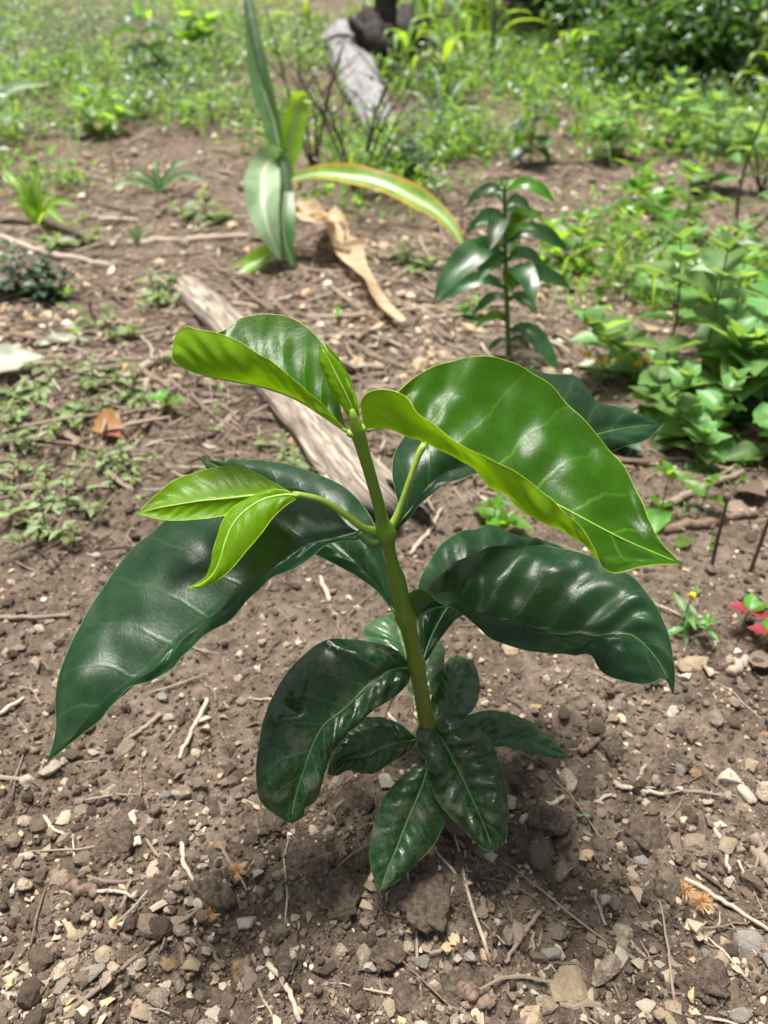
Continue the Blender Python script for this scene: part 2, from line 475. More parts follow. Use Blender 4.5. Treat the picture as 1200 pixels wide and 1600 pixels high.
M['log'] = wood_mat("weathered_wood", (0.07, 0.054, 0.042), (0.27, 0.225, 0.178), (0.50, 0.44, 0.36), (46, 5, 1))
M['log_grey'] = wood_mat("grey_wood", (0.15, 0.14, 0.14), (0.235, 0.225, 0.23), (0.30, 0.29, 0.295), (26, 4, 1))
M['char'] = plain_mat("charred_bark", (0.018, 0.015, 0.014), (0.07, 0.058, 0.052), 25, 0.9, 0.2, 0.9)
M['trunk'] = plain_mat("dark_trunk", (0.035, 0.026, 0.02), (0.09, 0.07, 0.055), 14, 0.9, 0.15, 0.9)
M['burr'] = plain_mat("burr_bristles", (0.42, 0.24, 0.11), (0.62, 0.40, 0.21), 400, 0.7, 0.2)

# coffee foliage
M['c_young'] = leaf_mat("coffee_leaf_young", (0.095, 0.225, 0.002), (0.22, 0.34, 0.006), (0.50, 0.70, 0.003), 0.42, 0.36, 9, (0.20, 0.32, 0.02), 0.3, 0.15, spec=0.18, net=0.12)
M['c_mid'] = leaf_mat("coffee_leaf_fresh", (0.014, 0.066, 0.0008), (0.17, 0.33, 0.006), (0.33, 0.60, 0.004), 0.27, 0.34, 8, (0.085, 0.22, 0.010), 0.55, 0.3, spec=0.20, net=0.05)
M['c_dark'] = leaf_mat("coffee_leaf_mature", (0.0090, 0.034, 0.0125), (0.05, 0.105, 0.022), (0.07, 0.21, 0.014), 0.20, 0.34, 9, (0.045, 0.115, 0.038), 0.42, 0.35, spec=0.27, net=0.06, dust=0.05)
M['c_old'] = leaf_mat("coffee_leaf_old", (0.0085, 0.038, 0.011), (0.045, 0.095, 0.025), (0.07, 0.19, 0.016), 0.18, 0.24, 8, (0.09, 0.18, 0.06), 0.45, 0.4, dust=0.35, spec=0.42, net=0.15, spots=True)
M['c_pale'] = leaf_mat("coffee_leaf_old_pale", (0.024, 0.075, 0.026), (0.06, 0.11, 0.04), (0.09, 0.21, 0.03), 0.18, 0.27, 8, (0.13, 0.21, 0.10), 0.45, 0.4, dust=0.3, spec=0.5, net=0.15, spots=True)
M['rim_y'] = plain_mat("leaf_rim_young", (0.24, 0.37, 0.015), (0.34, 0.45, 0.03), 60, 0.4)
M['rim_d'] = plain_mat("leaf_rim_mature", (0.05, 0.13, 0.03), (0.09, 0.19, 0.04), 60, 0.4)
M['rib_y'] = plain_mat("midrib_young", (0.22, 0.34, 0.04), (0.30, 0.42, 0.07), 60, 0.35)
M['rib_d'] = plain_mat("midrib_mature", (0.060, 0.135, 0.035), (0.105, 0.20, 0.055), 60, 0.35)

def stem_mat():
    m, nt, out = new_mat("coffee_stem"); t = NT(nt)
    tc = t.n("ShaderNodeTexCoord"); sep = t.n("ShaderNodeSeparateXYZ"); t.l(tc.outputs['Object'], sep.inputs[0])
    g = t.ramp(t.math('MULTIPLY', sep.outputs[2], 2.4), [(0.0, (0.15, 0.115, 0.05)), (0.22, (0.14, 0.16, 0.025)), (0.55, (0.115, 0.21, 0.010)), (0.80, (0.10, 0.24, 0.008)), (1.0, (0.17, 0.32, 0.010))]).outputs['Color']
    mp = t.n("ShaderNodeMapping"); mp.inputs['Scale'].default_value = (420, 420, 40); t.l(tc.outputs['Object'], mp.inputs['Vector'])
    a = t.noise(mp.outputs[0], 1.0, 5, 0.7)
    st = t.math('MULTIPLY', t.ramp(a.outputs['Fac'], [(0.52, (0, 0, 0)), (0.62, (1, 1, 1))]).outputs['Color'], 0.7)
    col = t.mix(st, g, (0.20, 0.17, 0.09))
    s = t.bsdf(col, 0.38, t.bump(a.outputs['Fac'], 0.5, 0.0015), 0.45)
    t.l(s.outputs[0], out.inputs[0]); return m
M['stem'] = stem_mat()

# other vegetation
M['weed'] = leaf_mat("weed_leaf", (0.12, 0.25, 0.072), (0.16, 0.28, 0.10), (0.40, 0.63, 0.10), 0.40, 0.42, 7, (0.13, 0.25, 0.07), 0.4, 0.3, per='object')
M['weed_dark'] = leaf_mat("herb_leaf_dark", (0.035, 0.075, 0.035), (0.07, 0.11, 0.06), (0.12, 0.22, 0.06), 0.28, 0.45, 5, None, 0.3, 0.3, per='object')
M['weed_bright'] = leaf_mat("seedling_leaf", (0.085, 0.22, 0.022), (0.14, 0.27, 0.05), (0.40, 0.66, 0.05), 0.45, 0.40, 6, None, 0.3, 0.2, per='object')
M['weed_red'] = leaf_mat("red_leaf", (0.26, 0.025, 0.035), (0.30, 0.07, 0.07), (0.55, 0.07, 0.06), 0.35, 0.45, 6, (0.4, 0.12, 0.08), 0.3, 0.3)
M['weed_mott'] = leaf_mat("mottled_herb_leaf", (0.16, 0.22, 0.075), (0.20, 0.24, 0.10), (0.36, 0.46, 0.12), 0.33, 0.5, 5, (0.38, 0.40, 0.22), 0.5, 0.55, per='object')
M['coffee2'] = leaf_mat("coffee_leaf_small", (0.016, 0.064, 0.014), (0.05, 0.11, 0.03), (0.12, 0.30, 0.02), 0.28, 0.38, 8, None, 0.2, 0.3, coat=0.0, per='object')
M['coffee2b'] = leaf_mat("coffee_leaf_small_fresh", (0.050, 0.16, 0.012), (0.09, 0.19, 0.03), (0.34, 0.56, 0.02), 0.36, 0.28, 8, None, 0.2, 0.25, per='object')
M['maize'] = leaf_mat("maize_leaf", (0.055, 0.15, 0.045), (0.10, 0.21, 0.06), (0.30, 0.52, 0.05), 0.38, 0.42, 1, None, 0.0, 0.25, mid=(0.45, 0.52, 0.33))
M['maize_pale'] = leaf_mat("maize_leaf_pale", (0.21, 0.315, 0.17), (0.25, 0.35, 0.18), (0.38, 0.58, 0.16), 0.37, 0.5, 1, None, 0.0, 0.2, mid=(0.45, 0.52, 0.33))
M['maize_turn'] = leaf_mat("maize_leaf_turning", (0.15, 0.30, 0.022), (0.20, 0.32, 0.05), (0.50, 0.72, 0.04), 0.42, 0.42, 1, None, 0.0, 0.35, edge=(0.48, 0.22, 0.04), mid=(0.45, 0.52, 0.33))
M['maize_bright'] = leaf_mat("maize_leaf_bright", (0.15, 0.33, 0.02), (0.19, 0.36, 0.04), (0.50, 0.78, 0.04), 0.45, 0.42, 1, None, 0.0, 0.3, mid=(0.45, 0.52, 0.33))
M['maize_stalk'] = plain_mat("maize_stalk", (0.06, 0.115, 0.055), (0.12, 0.185, 0.09), 40, 0.5)
M['dry'] = leaf_mat("dry_leaf", (0.46, 0.33, 0.20), (0.50, 0.38, 0.24), (0.62, 0.42, 0.22), 0.30, 0.6, 3, None, 0.1, 0.4)
M['dead'] = leaf_mat("dead_brown_leaf", (0.15, 0.10, 0.075), (0.20, 0.14, 0.10), (0.22, 0.13, 0.08), 0.15, 0.7, 6, None, 0.3, 0.4, per='object')
M['orange'] = leaf_mat("orange_leaf", (0.26, 0.13, 0.035), (0.33, 0.17, 0.09), (0.42, 0.20, 0.05), 0.25, 0.5, 6, (0.16, 0.20, 0.05), 0.5, 0.5)
M['rusty_leaf'] = leaf_mat("rusty_leaf", (0.22, 0.085, 0.055), (0.28, 0.13, 0.10), (0.36, 0.14, 0.08), 0.25, 0.55, 6, None, 0.3, 0.4)
M['pale_leaf'] = leaf_mat("pale_fallen_leaf", (0.30, 0.34, 0.24), (0.34, 0.37, 0.27), (0.30, 0.36, 0.2), 0.2, 0.5, 6, None, 0.2, 0.35)
M['herb_stem'] = plain_mat("herb_stem", (0.07, 0.13, 0.035), (0.13, 0.20, 0.06), 60, 0.5)
M['herb_stem_dark'] = plain_mat("herb_stem_dark", (0.06, 0.045, 0.03), (0.12, 0.09, 0.055), 60, 0.6)
M['grass'] = leaf_mat("grass_blade", (0.085, 0.20, 0.028), (0.10, 0.21, 0.035), (0.38, 0.62, 0.05), 0.45, 0.36, 1, None, 0.0, 0.2, per='island', bump=0.1)
M['cover'] = leaf_mat("ground_cover_leaf", (0.080, 0.19, 0.034), (0.11, 0.21, 0.055), (0.36, 0.60, 0.07), 0.44, 0.30, 1, None, 0.0, 0.2, per='island', bump=0.1)
M['silver'] = leaf_mat("silvery_weed_leaf", (0.085, 0.14, 0.075), (0.17, 0.21, 0.15), (0.22, 0.33, 0.12), 0.32, 0.36, 1, None, 0.0, 0.2, per='island', bump=0.1)
M['tree_leaf'] = leaf_mat("tree_leaf", (0.045, 0.115, 0.030), (0.075, 0.14, 0.05), (0.19, 0.36, 0.045), 0.36, 0.30, 1, None, 0.0, 0.2, per='island', bump=0.1)
M['tree_shade'] = leaf_mat("tree_leaf_shaded", (0.028, 0.072, 0.022), (0.05, 0.09, 0.035), (0.10, 0.22, 0.03), 0.28, 0.34, 1, None, 0.0, 0.2, per='island', bump=0.1)  # darker copy of the tree leaf, the wood's shade put into its colour
M['petal'] = plain_mat("yellow_flower", (0.62, 0.36, 0.01), (0.75, 0.50, 0.03), 300, 0.6)

# ------------------------------------------------------------------ ground sheet
def build_ground():
    nr, nc = 640, 470
    t = np.linspace(-2.15, 5.9, nr)
    ys = 0.42 + 0.33 * np.sinh(t)
    ys = np.where(ys > 60, 60 + (ys - 60) * 0.9, ys)
    s = np.linspace(-1, 1, nc)
    g = 0.55 * s + 0.45 * s**3
    Y = np.repeat(ys[:, None], nc, 1)
    W = (0.75 + 0.95 * np.maximum(Y, 0) + 0.6 * np.maximum(-Y, 0))
    X = g[None, :] * W
    Z = ground_z(X, Y)
    V = np.stack([X, Y, Z], -1).reshape(-1, 3)
    i = np.arange(nr - 1)[:, None] * nc + np.arange(nc - 1)[None, :]
    F = np.stack([i, i + 1, i + 1 + nc, i + nc], -1).reshape(-1, 4)
    put("ground", mesh_np("ground", V, F, True), M['soil'], kind="structure", label="brown crumbly stony soil of the sloping field")
build_ground()

# ------------------------------------------------------------------ loose small stuff: crumbs, gravel, litter
def scatter_xy(n, y0, y1, power=1.3, wide=0.0):
    """world-space scatter, denser close by"""
    u = RNG.random(n); a = 1 - power if abs(1 - power) > 1e-6 else 1e-4
    y = (y0**a + u * (y1**a - y0**a)) ** (1 / a)
    x = (RNG.random(n) * 2 - 1) * (0.42 + wide + (0.62 + 0.4 * wide) * y)
    return x, y

def scatter_obj(name, templates, n, y0, y1, size, mat, label, power=1.3, flat=0.0, sink=0.25, tilt=0.5, smooth=True, keep=None, cat=None):
    x, y = scatter_xy(n, y0, y1, power)
    if keep is not None:
        k = RNG.random(n) < keep(x, y); x, y = x[k], y[k]; n = len(x)
    sz = size(n, y)
    z = ground_z(x, y)
    idx = RNG.integers(0, len(templates), n)
    out = []
    for j, (tv, tf) in enumerate(templates):
        s = np.nonzero(idx == j)[0]
        if len(s) == 0: continue
        rm = rot_np((RNG.random(len(s)) - .5) * 2 * tilt, (RNG.random(len(s)) - .5) * 2 * tilt, RNG.random(len(s)) * 6.283)
        sc = sz[s][:, None] * (1 + (RNG.random((len(s), 3)) - .5) * 0.5)
        loc = np.stack([x[s], y[s], z[s] + sz[s] * (0.5 - sink)], -1)
        out.append(batch(tv, tf, loc, rm, sc))
    V, F = join_np(out)
    return put(name, mesh_np(name, V, F, smooth), mat, label=label, cat=cat, kind="stuff")

def clodlet(seed, sub=2):
    v, f = ico(sub)
    rs = np.random.default_rng(seed)
    r = np.full(len(v), 9.0)
    for _ in range(11):                       # cut by random planes: broken, faceted lumps
        d = rs.normal(size=3); d /= np.linalg.norm(d); h = rs.uniform(.62, 1.0)
        c = v @ d; r = np.where(c > .05, np.minimum(r, h / np.maximum(c, .05)), r)
    r = np.minimum(r, 1.15) * (1 + .34 * n3(v + 4, 2.6, seed) + .22 * n3(v + 1, 6, seed + 1))
    return v * r[:, None] * np.array([1, rs.uniform(.65, 1), rs.uniform(.5, .85)]), f
crumb_t = [clodlet(k * 7 + 1) for k in range(10)]
crumb_s = [lumpy(1, 70 + k, 0.30, 1.4, (1, 0.85, 0.75)) for k in range(3)]
small_t = []
for k in range(6):
    v, f = rock(200 + k, 9, (1, 0.85, 0.7)); small_t.append((v, f))
rocks_t = [rock(300 + k, 11, (1, 0.78, 0.5)) for k in range(8)]
patchy = lambda x, y: np.clip(0.55 + 1.5 * vnoise(x * 6, y * 6, 91), 0.12, 1)
scatter_obj("soil_crumbs", small_t, 42000, 0.12, 1.5, lambda n, y: np.clip(np.exp(RNG.normal(-6.25, 0.45, n)), 0.0008, 0.006) * (0.8 + 0.3 * y), M['crumb'],
            "fine brown soil crumbs covering the ground", 1.2)
crumb_m = [clodlet(400 + k, 1) for k in range(10)]
scatter_obj("soil_lumps", crumb_m, 9000, 0.12, 2.2, lambda n, y: np.clip(np.exp(RNG.normal(-5.75, 0.40, n)), 0.002, 0.008), M['crumb'],
            "small brown soil lumps strewn over the ground", 1.1, sink=0.2, keep=patchy, smooth=False)
scatter_obj("soil_lumps", crumb_t, 2300, 0.12, 1.6, lambda n, y: np.clip(np.exp(RNG.normal(-5.15, 0.35, n)), 0.003, 0.012), M['crumb'],
            "bigger broken soil lumps strewn over the ground", 1.1, sink=0.3, keep=patchy, smooth=False)
scatter_obj("gravel", rocks_t, 13500, 0.12, 2.6, lambda n, y: np.clip(np.exp(RNG.normal(-6.0, 0.58, n)), 0.0010, 0.0085), M['gravel'],
            "tan and cream gravel chips mixed into the soil", 1.1, smooth=False, sink=0.28,
            keep=lambda x, y: np.clip(0.55 + 1.2 * vnoise(x * 4, y * 4, 92) - 0.35 * np.exp(-((x - 0.10) ** 2 + (y - 0.36) ** 2) / 0.03), 0.1, 1))
scatter_obj("ground_chips", rocks_t[:4] + crumb_s, 15000, 1.3, 8.0, lambda n, y: np.clip(np.exp(RNG.normal(-4.75, 0.42, n)), 0.004, 0.022), M['gravel'],
            "stones and crumbs of the bare field further back", 1.4, smooth=False, keep=lambda x, y: np.clip(0.6 + vnoise(x * 2, y * 2, 95), 0.2, 1))
sv, sf = tube_np(np.array([[0, -1, 0], [0.04, -0.3, 0.03], [-0.03, 0.35, 0.02], [0.02, 1, 0]]), [0.045, 0.06, 0.05, 0.03], 4)
sv2, sf2 = tube_np(np.array([[0, -1, 0], [0.12, -0.3, 0.05], [0.10, 0.35, 0.06], [-0.1, 1, 0]]), [0.03, 0.04, 0.035, 0.02], 4)
sv3 = sv * np.array([1.6, 0.7, 0.9])
scatter_obj("plant_litter", [(sv, sf), (sv2, sf2), (sv3, sf)], 1700, 0.12, 1.3, lambda n, y: np.clip(np.exp(RNG.normal(-4.6, 0.5, n)), 0.004, 0.03), M['litter'],
            "short straw bits and rootlets on the soil", 1.1, tilt=0.22, sink=0.42, smooth=False)
litter_keep = lambda x, y: np.clip(0.25 + sstep(0.9, 1.5, y) * 0.8 - sstep(2.9, 3.8, y) * 0.6 + 0.6 * vnoise(x * 2.2, y * 2.2, 97), 0.02, 1) * (1 - 0.7 * sstep(0.15, 0.4, x / np.maximum(y, .5)))
scatter_obj("straw_mulch", [(sv, sf), (sv2, sf2), (sv3, sf)], 20000, 0.9, 5.5, lambda n, y: np.clip(np.exp(RNG.normal(-3.75, 0.5, n)), 0.010, 0.09), M['litter'],
            "dry straw and twig litter on the ground around the maize", 0.9, tilt=0.2, sink=0.40, smooth=False, keep=litter_keep)

scatter_obj("dead_stem_litter", [(sv2, sf2), (sv, sf)], 3000, 0.75, 1.7, lambda n, y: np.clip(np.exp(RNG.normal(-3.9, 0.5, n)), 0.008, 0.07), island_mat("dark_litter", [(0, (0.045, 0.032, 0.025)), (.6, (0.12, 0.085, 0.065)), (1, (0.28, 0.22, 0.17))], 0.85, 0.4, 150, 0.2),
            "dark tangled dead stems and rootlets left of the seedling", 0.9, tilt=0.5, sink=0.2, smooth=False,
            keep=lambda x, y: np.clip(sstep(.02, .14, -x / y) * (0.55 + 1.4 * vnoise(x * 5, y * 5, 98)), 0, 1))
# ------------------------------------------------------------------ leaf surface builder
NU, NV = 46, 9

def rail3(px_pts, ds):
    p = np.asarray(px_pts, float)
    seg = np.concatenate([[0], np.cumsum(np.linalg.norm(np.diff(p, axis=0), axis=1))]); seg /= seg[-1]
    dd = np.interp(seg, np.linspace(0, 1, len(ds)), ds)
    return np.array([P(a[0], a[1], d) for a, d in zip(p, dd)])

def leaf_surface(far, mid, near, origin, bulge=(0.004, 0.004), quilt=0.0012, veins=9, wave=0.0015, seed=0, nu=NU, nv=NV, rim=0.00024, gutter=None, crinkle=0.0):
    """blade lofted over its margins and midrib (each an N x 3 world curve from base to tip)"""
    u = np.linspace(0, 1, nu)
    fa, mi, ne = (resample(c, nu, u) for c in (far, mid, near))
    gu = resample(gutter, nu, u) if gutter is not None else None
    s = np.linspace(0, 1, nv)
    V = np.zeros((nu, 2 * nv - 1, 3))
    for i in range(nu):
        h0 = fa[i][None] * (1 - s[:, None]) + mi[i][None] * s[:, None]
        if gu is None:
            h1 = mi[i][None] * (1 - s[:, None]) + ne[i][None] * s[:, None]
        else:
            ctrl = 2 * gu[i] - 0.5 * (mi[i] + ne[i])
            ss = s[:, None]
            h1 = mi[i] * (1 - ss)**2 + 2 * ctrl * ss * (1 - ss) + ne[i] * ss**2
        V[i, :nv] = h0; V[i, nv - 1:] = h1
    # orientation: upper face of the far half looks at the camera
    def normals(V):
        du = np.gradient(V, axis=0); dv = np.gradient(V, axis=1)
        n = np.cross(du, dv); return n / (np.linalg.norm(n, axis=2)[..., None] + 1e-12)
    N = normals(V)
    c = V[nu // 2, nv // 2]
    flip = np.dot(N[nu // 2, nv // 2], np.array([0, 0, CAM_H]) - c) < 0
    if flip: N = -N
    x = np.concatenate([np.linspace(-1, 0, nv), np.linspace(0, 1, nv)[1:]])
    ax = np.abs(x)[None, :]
    uu = u[:, None]
    env = np.clip(uu * 6, 0, 1) * np.clip((1 - uu) * 5, 0, 1)
    b = np.where(x < 0, bulge[0], bulge[1])[None, :] * np.sin(np.pi * ax) * env
    rs = np.random.default_rng(seed)
    sg = np.sign(x)[None, :]
    jit = 0.05 * vnoise(uu * 6 + seed + 0 * ax, ax * 1.5 + sg * 7, seed + 9)
    ph = (uu - 0.17 * ax**0.85 + jit) * veins + 0.15 + 0.35 * (sg > 0)
    fr = np.abs((ph % 1.0) - 0.5) * 2
    cell = np.floor(ph)
    amp = 0.35 + 1.3 * (0.5 + vnoise(cell * 3.7 + 0.5 + 0 * ax, sg * 5.0 + 0.5 + 0 * uu, seed + 12))
    q = quilt * amp * (np.cos(fr * np.pi) * 0.5 + 0.5) * np.sin(np.pi * np.clip(ax * 0.95, 0, 1))**0.7 * env * 1.2
    q = q + quilt * 0.9 * env * vnoise(uu * 7 + seed * 3.1 + 0 * ax, x[None, :] * 2.2 + 0 * uu, seed + 15)
    o1, o2 = rs.random() * 50, rs.random() * 50
    sx = x[None, :] + 0 * uu
    w = wave * ax**2 * env * (2.2 * vnoise(uu * 9 + o1 + 0 * sx, np.sign(sx) * 3 + o2, seed) + 1.2 * vnoise(uu * 21 + o1 + 0 * sx, np.sign(sx) * 3 + o2, seed + 1))
    cr = crinkle * env * ax**0.5 * (vnoise(uu * 9 + o2 + 0 * sx, sx * 2.5 + o1, seed + 5) + 0.5 * vnoise(uu * 20 + 0 * sx, sx * 6, seed + 6))
    V = V + N * (b + q + w + cr)[..., None]
    W = 2 * nv - 1
    idx = np.arange(nu - 1)[:, None] * W + np.arange(W - 1)[None, :]
    F = np.stack([idx, idx + W, idx + W + 1, idx + 1], -1).reshape(-1, 4)
    if flip: F = F[:, ::-1]
    # normal of face (i,i+W,..) = du x dv -> matches N before flip
    uv = np.stack([np.repeat((x[None, :] + 1) / 2, nu, 0), np.repeat(uu, W, 1)], -1).reshape(-1, 2)
    Vb = V.reshape(-1, 3) - origin
    Fb = np.concatenate([F[:, [0, 1, 2]], F[:, [0, 2, 3]]])
    mids = V[:, nv - 1] - origin
    rim_parts = []
    if rim > 0:
        for col in (0, W - 1):
            e = V[:, col] - origin
            rim_parts.append(tube_np(e[1:-1], [rim * .8, rim, rim * .8], 5, cap=False))
    me_v, me_f = Vb, Fb
    nblade = len(Fb)
    uvs = uv
    for rv, rf in rim_parts:
        me_f = np.concatenate([me_f, rf + len(me_v)]); me_v = np.concatenate([me_v, rv]); uvs = np.concatenate([uvs, np.full((len(rv), 2), 0.5)])
    me = mesh_np("leaf", me_v, me_f, True, uvs)
    return me, nblade, mids, N[:, nv - 1]

def coffee_leaf(root, origin, far, mid, near, mat, rimmat, ribmat, rib_r=(0.0011, 0.0003), gutter=None, label=None, **kw):
    me, nb, mids, nn = leaf_surface(far, mid, near, origin, gutter=gutter, **kw)
    me.materials.append(mat); me.materials.append(rimmat)
    mi = np.zeros(len(me.polygons), np.int32); mi[nb:] = 1
    me.polygons.foreach_set("material_index", mi)
    o = put("leaf", me, None, root, label=label)
    v, f = tube_np(mids[:-2], [rib_r[0], rib_r[0] * 0.8, rib_r[0] * 0.55, rib_r[1]], 6)
    put("midrib", mesh_np("midrib", v, f), ribmat, o)
    return o

# ------------------------------------------------------------------ the coffee seedling in front
def dstem(py):
    return 0.40 / (CP - SP * (py - 800) / 1200.0)

def build_main():
    sp = [(694, 1300), (683, 1210), (668, 1135), (656, 1070), (645, 1010), (632, 955), (618, 900), (603, 838), (592, 790), (578, 740), (566, 700), (555, 662), (550, 640)]
    pts = np.array([P(a, b, dstem(b)) for a, b in sp])
    base = pts[0].copy(); base[2] = float(ground_z(base[0], base[1])) - 0.01
    root = thing("coffee_seedling", base, "large glossy coffee seedling with bright green top leaves in the foreground", "seedling")
    loc = lambda a: np.asarray(a) - base
    c = resample(np.vstack([base[None], pts[1:]]), 90)
    rad = np.interp(np.linspace(0, 1, 90), [0, 0.3, 0.52, 0.66, 0.68, 0.71, 0.88, 0.955, 0.975, 1.0], [.0066, .0061, .0059, .0060, .0064, .0043, .0037, .0040, .0034, .0012])
    py_nodes = [1135, 1040, 960, 832, 672]
    for pn in py_nodes:
        k = np.argmin(np.linalg.norm(c - P(np.interp(pn, [b for a, b in sp][::-1], [a for a, b in sp][::-1]), pn, dstem(pn)), axis=1))
        rad += ({832: .0034, 960: .0024}.get(pn, .0014) if pn > 700 else .0006) * np.exp(-((np.arange(90) - k) / 1.5) ** 2)
    v, f = tube_np(loc(c), list(rad), 14)
    stem = put("stem", mesh_np("stem", v, f), M['stem'], root)
    def petiole(pp, ds, r, mat='rib_d'):
        p3 = rail3(pp, ds)
        v, f = tube_np(loc(resample(p3, 16)), r, 8)
        put("petiole", mesh_np("petiole", v, f), M[mat], root)
    A = lambda L: [(200 + x / 2.4, 460 + y / 2.4) for x, y in L]
    B = lambda L: [(540 + x / 2.2222, 540 + y / 2.2222) for x, y in L]
    C = lambda L: [(50 + x / 2.0, 700 + y / 2.0) for x, y in L]
    D = lambda L: [(380 + x / 2.2222, 960 + y / 2.2222) for x, y in L]
    def leaf(far, fd, mid, md, near, nd, kind, gutter=None, gd=None, **kw):
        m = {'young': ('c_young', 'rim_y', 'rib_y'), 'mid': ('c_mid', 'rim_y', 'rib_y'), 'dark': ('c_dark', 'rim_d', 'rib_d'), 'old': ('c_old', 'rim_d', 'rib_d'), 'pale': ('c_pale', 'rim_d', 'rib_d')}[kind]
        return coffee_leaf(root, base, rail3(far, fd), rail3(mid, md), rail3(near, nd), M[m[0]], M[m[1]], M[m[2]],
                           gutter=rail3(gutter, gd) if gutter else None, **kw)
    b0 = dstem(672)
    # top left leaf, folded like a trough, tip to the left
    leaf(A([(822, 512), (797, 425), (782, 310), (745, 205), (685, 135), (600, 90), (500, 76), (415, 90), (345, 145), (260, 170), (175, 235)]), [b0, b0 + .012, b0 + .022, b0 + .018, b0 - .006],
         A([(822, 516), (700, 432), (600, 378), (500, 348), (400, 330), (300, 308), (215, 280), (165, 245)]), [b0, b0 - .002, b0 - .006, b0 - .012],
         A([(822, 516), (735, 425), (650, 345), (560, 268), (440, 195), (335, 148), (255, 133), (222, 122), (180, 150), (165, 243)]), [b0, b0 - .012, b0 - .02, b0 - .02, b0 - .014],
         'mid', seed=1, bulge=(-.004, -.003), quilt=.0009, wave=.0014, crinkle=.003, nu=60, nv=12)
    # large top right leaf with a rolled near edge
    leaf(B([(72, 292), (110, 235), (170, 175), (230, 115), (300, 74), (380, 50), (470, 43), (560, 55), (640, 88), (720, 145), (800, 225), (880, 310), (950, 385), (1000, 468), (1030, 545), (1058, 625), (1095, 685), (1170, 760)]), [b0, b0 + .014, b0 + .016, b0 + .004, b0 - .02],
         B([(72, 294), (140, 284), (230, 310), (330, 352), (450, 415), (600, 490), (740, 556), (870, 625), (1000, 688), (1090, 727), (1170, 761)]), [b0, b0 - .005, b0 - .010, b0 - .018, b0 - .02],
         B([(72, 294), (55, 235), (55, 190), (78, 165), (120, 162), (190, 188), (270, 245), (345, 302), (430, 355), (515, 402), (585, 443), (655, 505), (730, 552), (790, 612), (845, 675), (895, 745), (935, 772), (1000, 760), (1075, 758), (1170, 761)]), [b0, b0 - .026, b0 - .034, b0 - .036, b0 - .034, b0 - .021],
         'mid', gutter=B([(72, 294), (135, 284), (205, 303), (275, 328), (345, 352), (420, 425), (500, 488), (600, 556), (700, 625), (800, 690), (875, 738), (960, 752), (1060, 750), (1170, 761)]), gd=[b0, b0 - .014, b0 - .022, b0 - .026, b0 - .021],
         seed=2, bulge=(-.004, 0.0), quilt=.0014, veins=8, wave=.0012, crinkle=.009, nu=80, nv=14)
    # furled pair of bud leaves
    leaf(A([(858, 505), (835, 470), (800, 412), (760, 350), (728, 285), (718, 230), (716, 186)]), [b0, b0 - .004, b0 - .008],
         A([(858, 505), (845, 440), (815, 370), (785, 310), (755, 250), (716, 186)]), [b0, b0 - .009, b0 - .010],
         A([(862, 505), (862, 440), (838, 380), (815, 310), (785, 255), (716, 188)]), [b0, b0 - .006, b0 - .008], 'young', seed=3, bulge=(.003, .003), quilt=.0004, nu=30, nv=6, rib_r=(.0010, .0003))
    leaf(A([(862, 500), (845, 430), (812, 345), (790, 290), (765, 240), (735, 176)]), [b0, b0 + .003, b0 - .002],
         A([(862, 500), (856, 430), (832, 350), (805, 290), (770, 230), (735, 176)]), [b0, b0 + .004, b0 - .002],
         A([(866, 500), (866, 440), (842, 365), (818, 300), (780, 225), (735, 175)]), [b0, b0 + .006, b0 - .002], 'young', seed=4, bulge=(.002, .002), quilt=.0003, nu=24, nv=5, rib_r=(.0008, .0003))
    petiole([(558, 672), (562, 668), (571, 671)], [b0, b0], [.0030, .0022], 'rib_y')
    petiole([(556, 676), (550, 678), (543, 675)], [b0, b0], [.0030, .0022], 'rib_y')
    # big left leaf
    b1 = dstem(838)
    leaf(C([(1022, 262), (992, 246), (942, 196), (880, 148), (800, 122), (700, 130), (600, 158), (500, 192), (410, 232), (330, 292), (262, 375), (200, 470), (150, 560), (110, 640), (82, 720), (72, 800), (74, 870), (62, 935), (44, 986)]), [b1 - .01, b1 + .022, b1 + .028, b1 + .005, b1 - .03, b1 - .055],
         C([(1022, 264), (945, 285), (850, 322), (745, 380), (640, 460), (545, 540), (460, 615), (380, 690), (300, 755), (200, 842), (110, 925), (44, 986)]), [b1 - .01, b1 - .018, b1 - .03, b1 - .045, b1 - .055],
         C([(1022, 264), (1024, 285), (990, 290), (915, 305), (840, 368), (765, 408), (690, 470), (605, 540), (525, 588), (475, 635), (440, 692), (380, 727), (312, 748), (268, 785), (190, 857), (110, 930), (44, 987)]), [b1 - .01, b1 - .028, b1 - .038, b1 - .048, b1 - .055],
         'dark', seed=5, bulge=(.006, .004), quilt=.0013, wave=.0018, crinkle=.005, nu=80, nv=14)
    petiole([(602, 842), (580, 848), (560, 832)], [b1, b1 - .005, b1 - .01], [.0034, .0026])
    # leaf behind, upper left, from the next node down
    b2 = dstem(958)
    leaf(C([(1140, 522), (1122, 440), (1100, 340), (1058, 215), (985, 130), (890, 84), (780, 50), (680, 38), (600, 44), (550, 42), (520, 26)]), [b2, b2 + .03, b2 + .07, b2 + .10],
         C([(1140, 522), (1060, 420), (960, 320), (860, 230), (740, 150), (620, 80), (520, 27)]), [b2, b2 + .02, b2 + .06, b2 + .10],
         C([(1138, 524), (1080, 452), (990, 382), (885, 335), (780, 280), (670, 200), (580, 110), (520, 28)]), [b2, b2 + .012, b2 + .045, b2 + .10],
         'dark', seed=6, bulge=(.006, .005), quilt=.0012, wave=.0015)
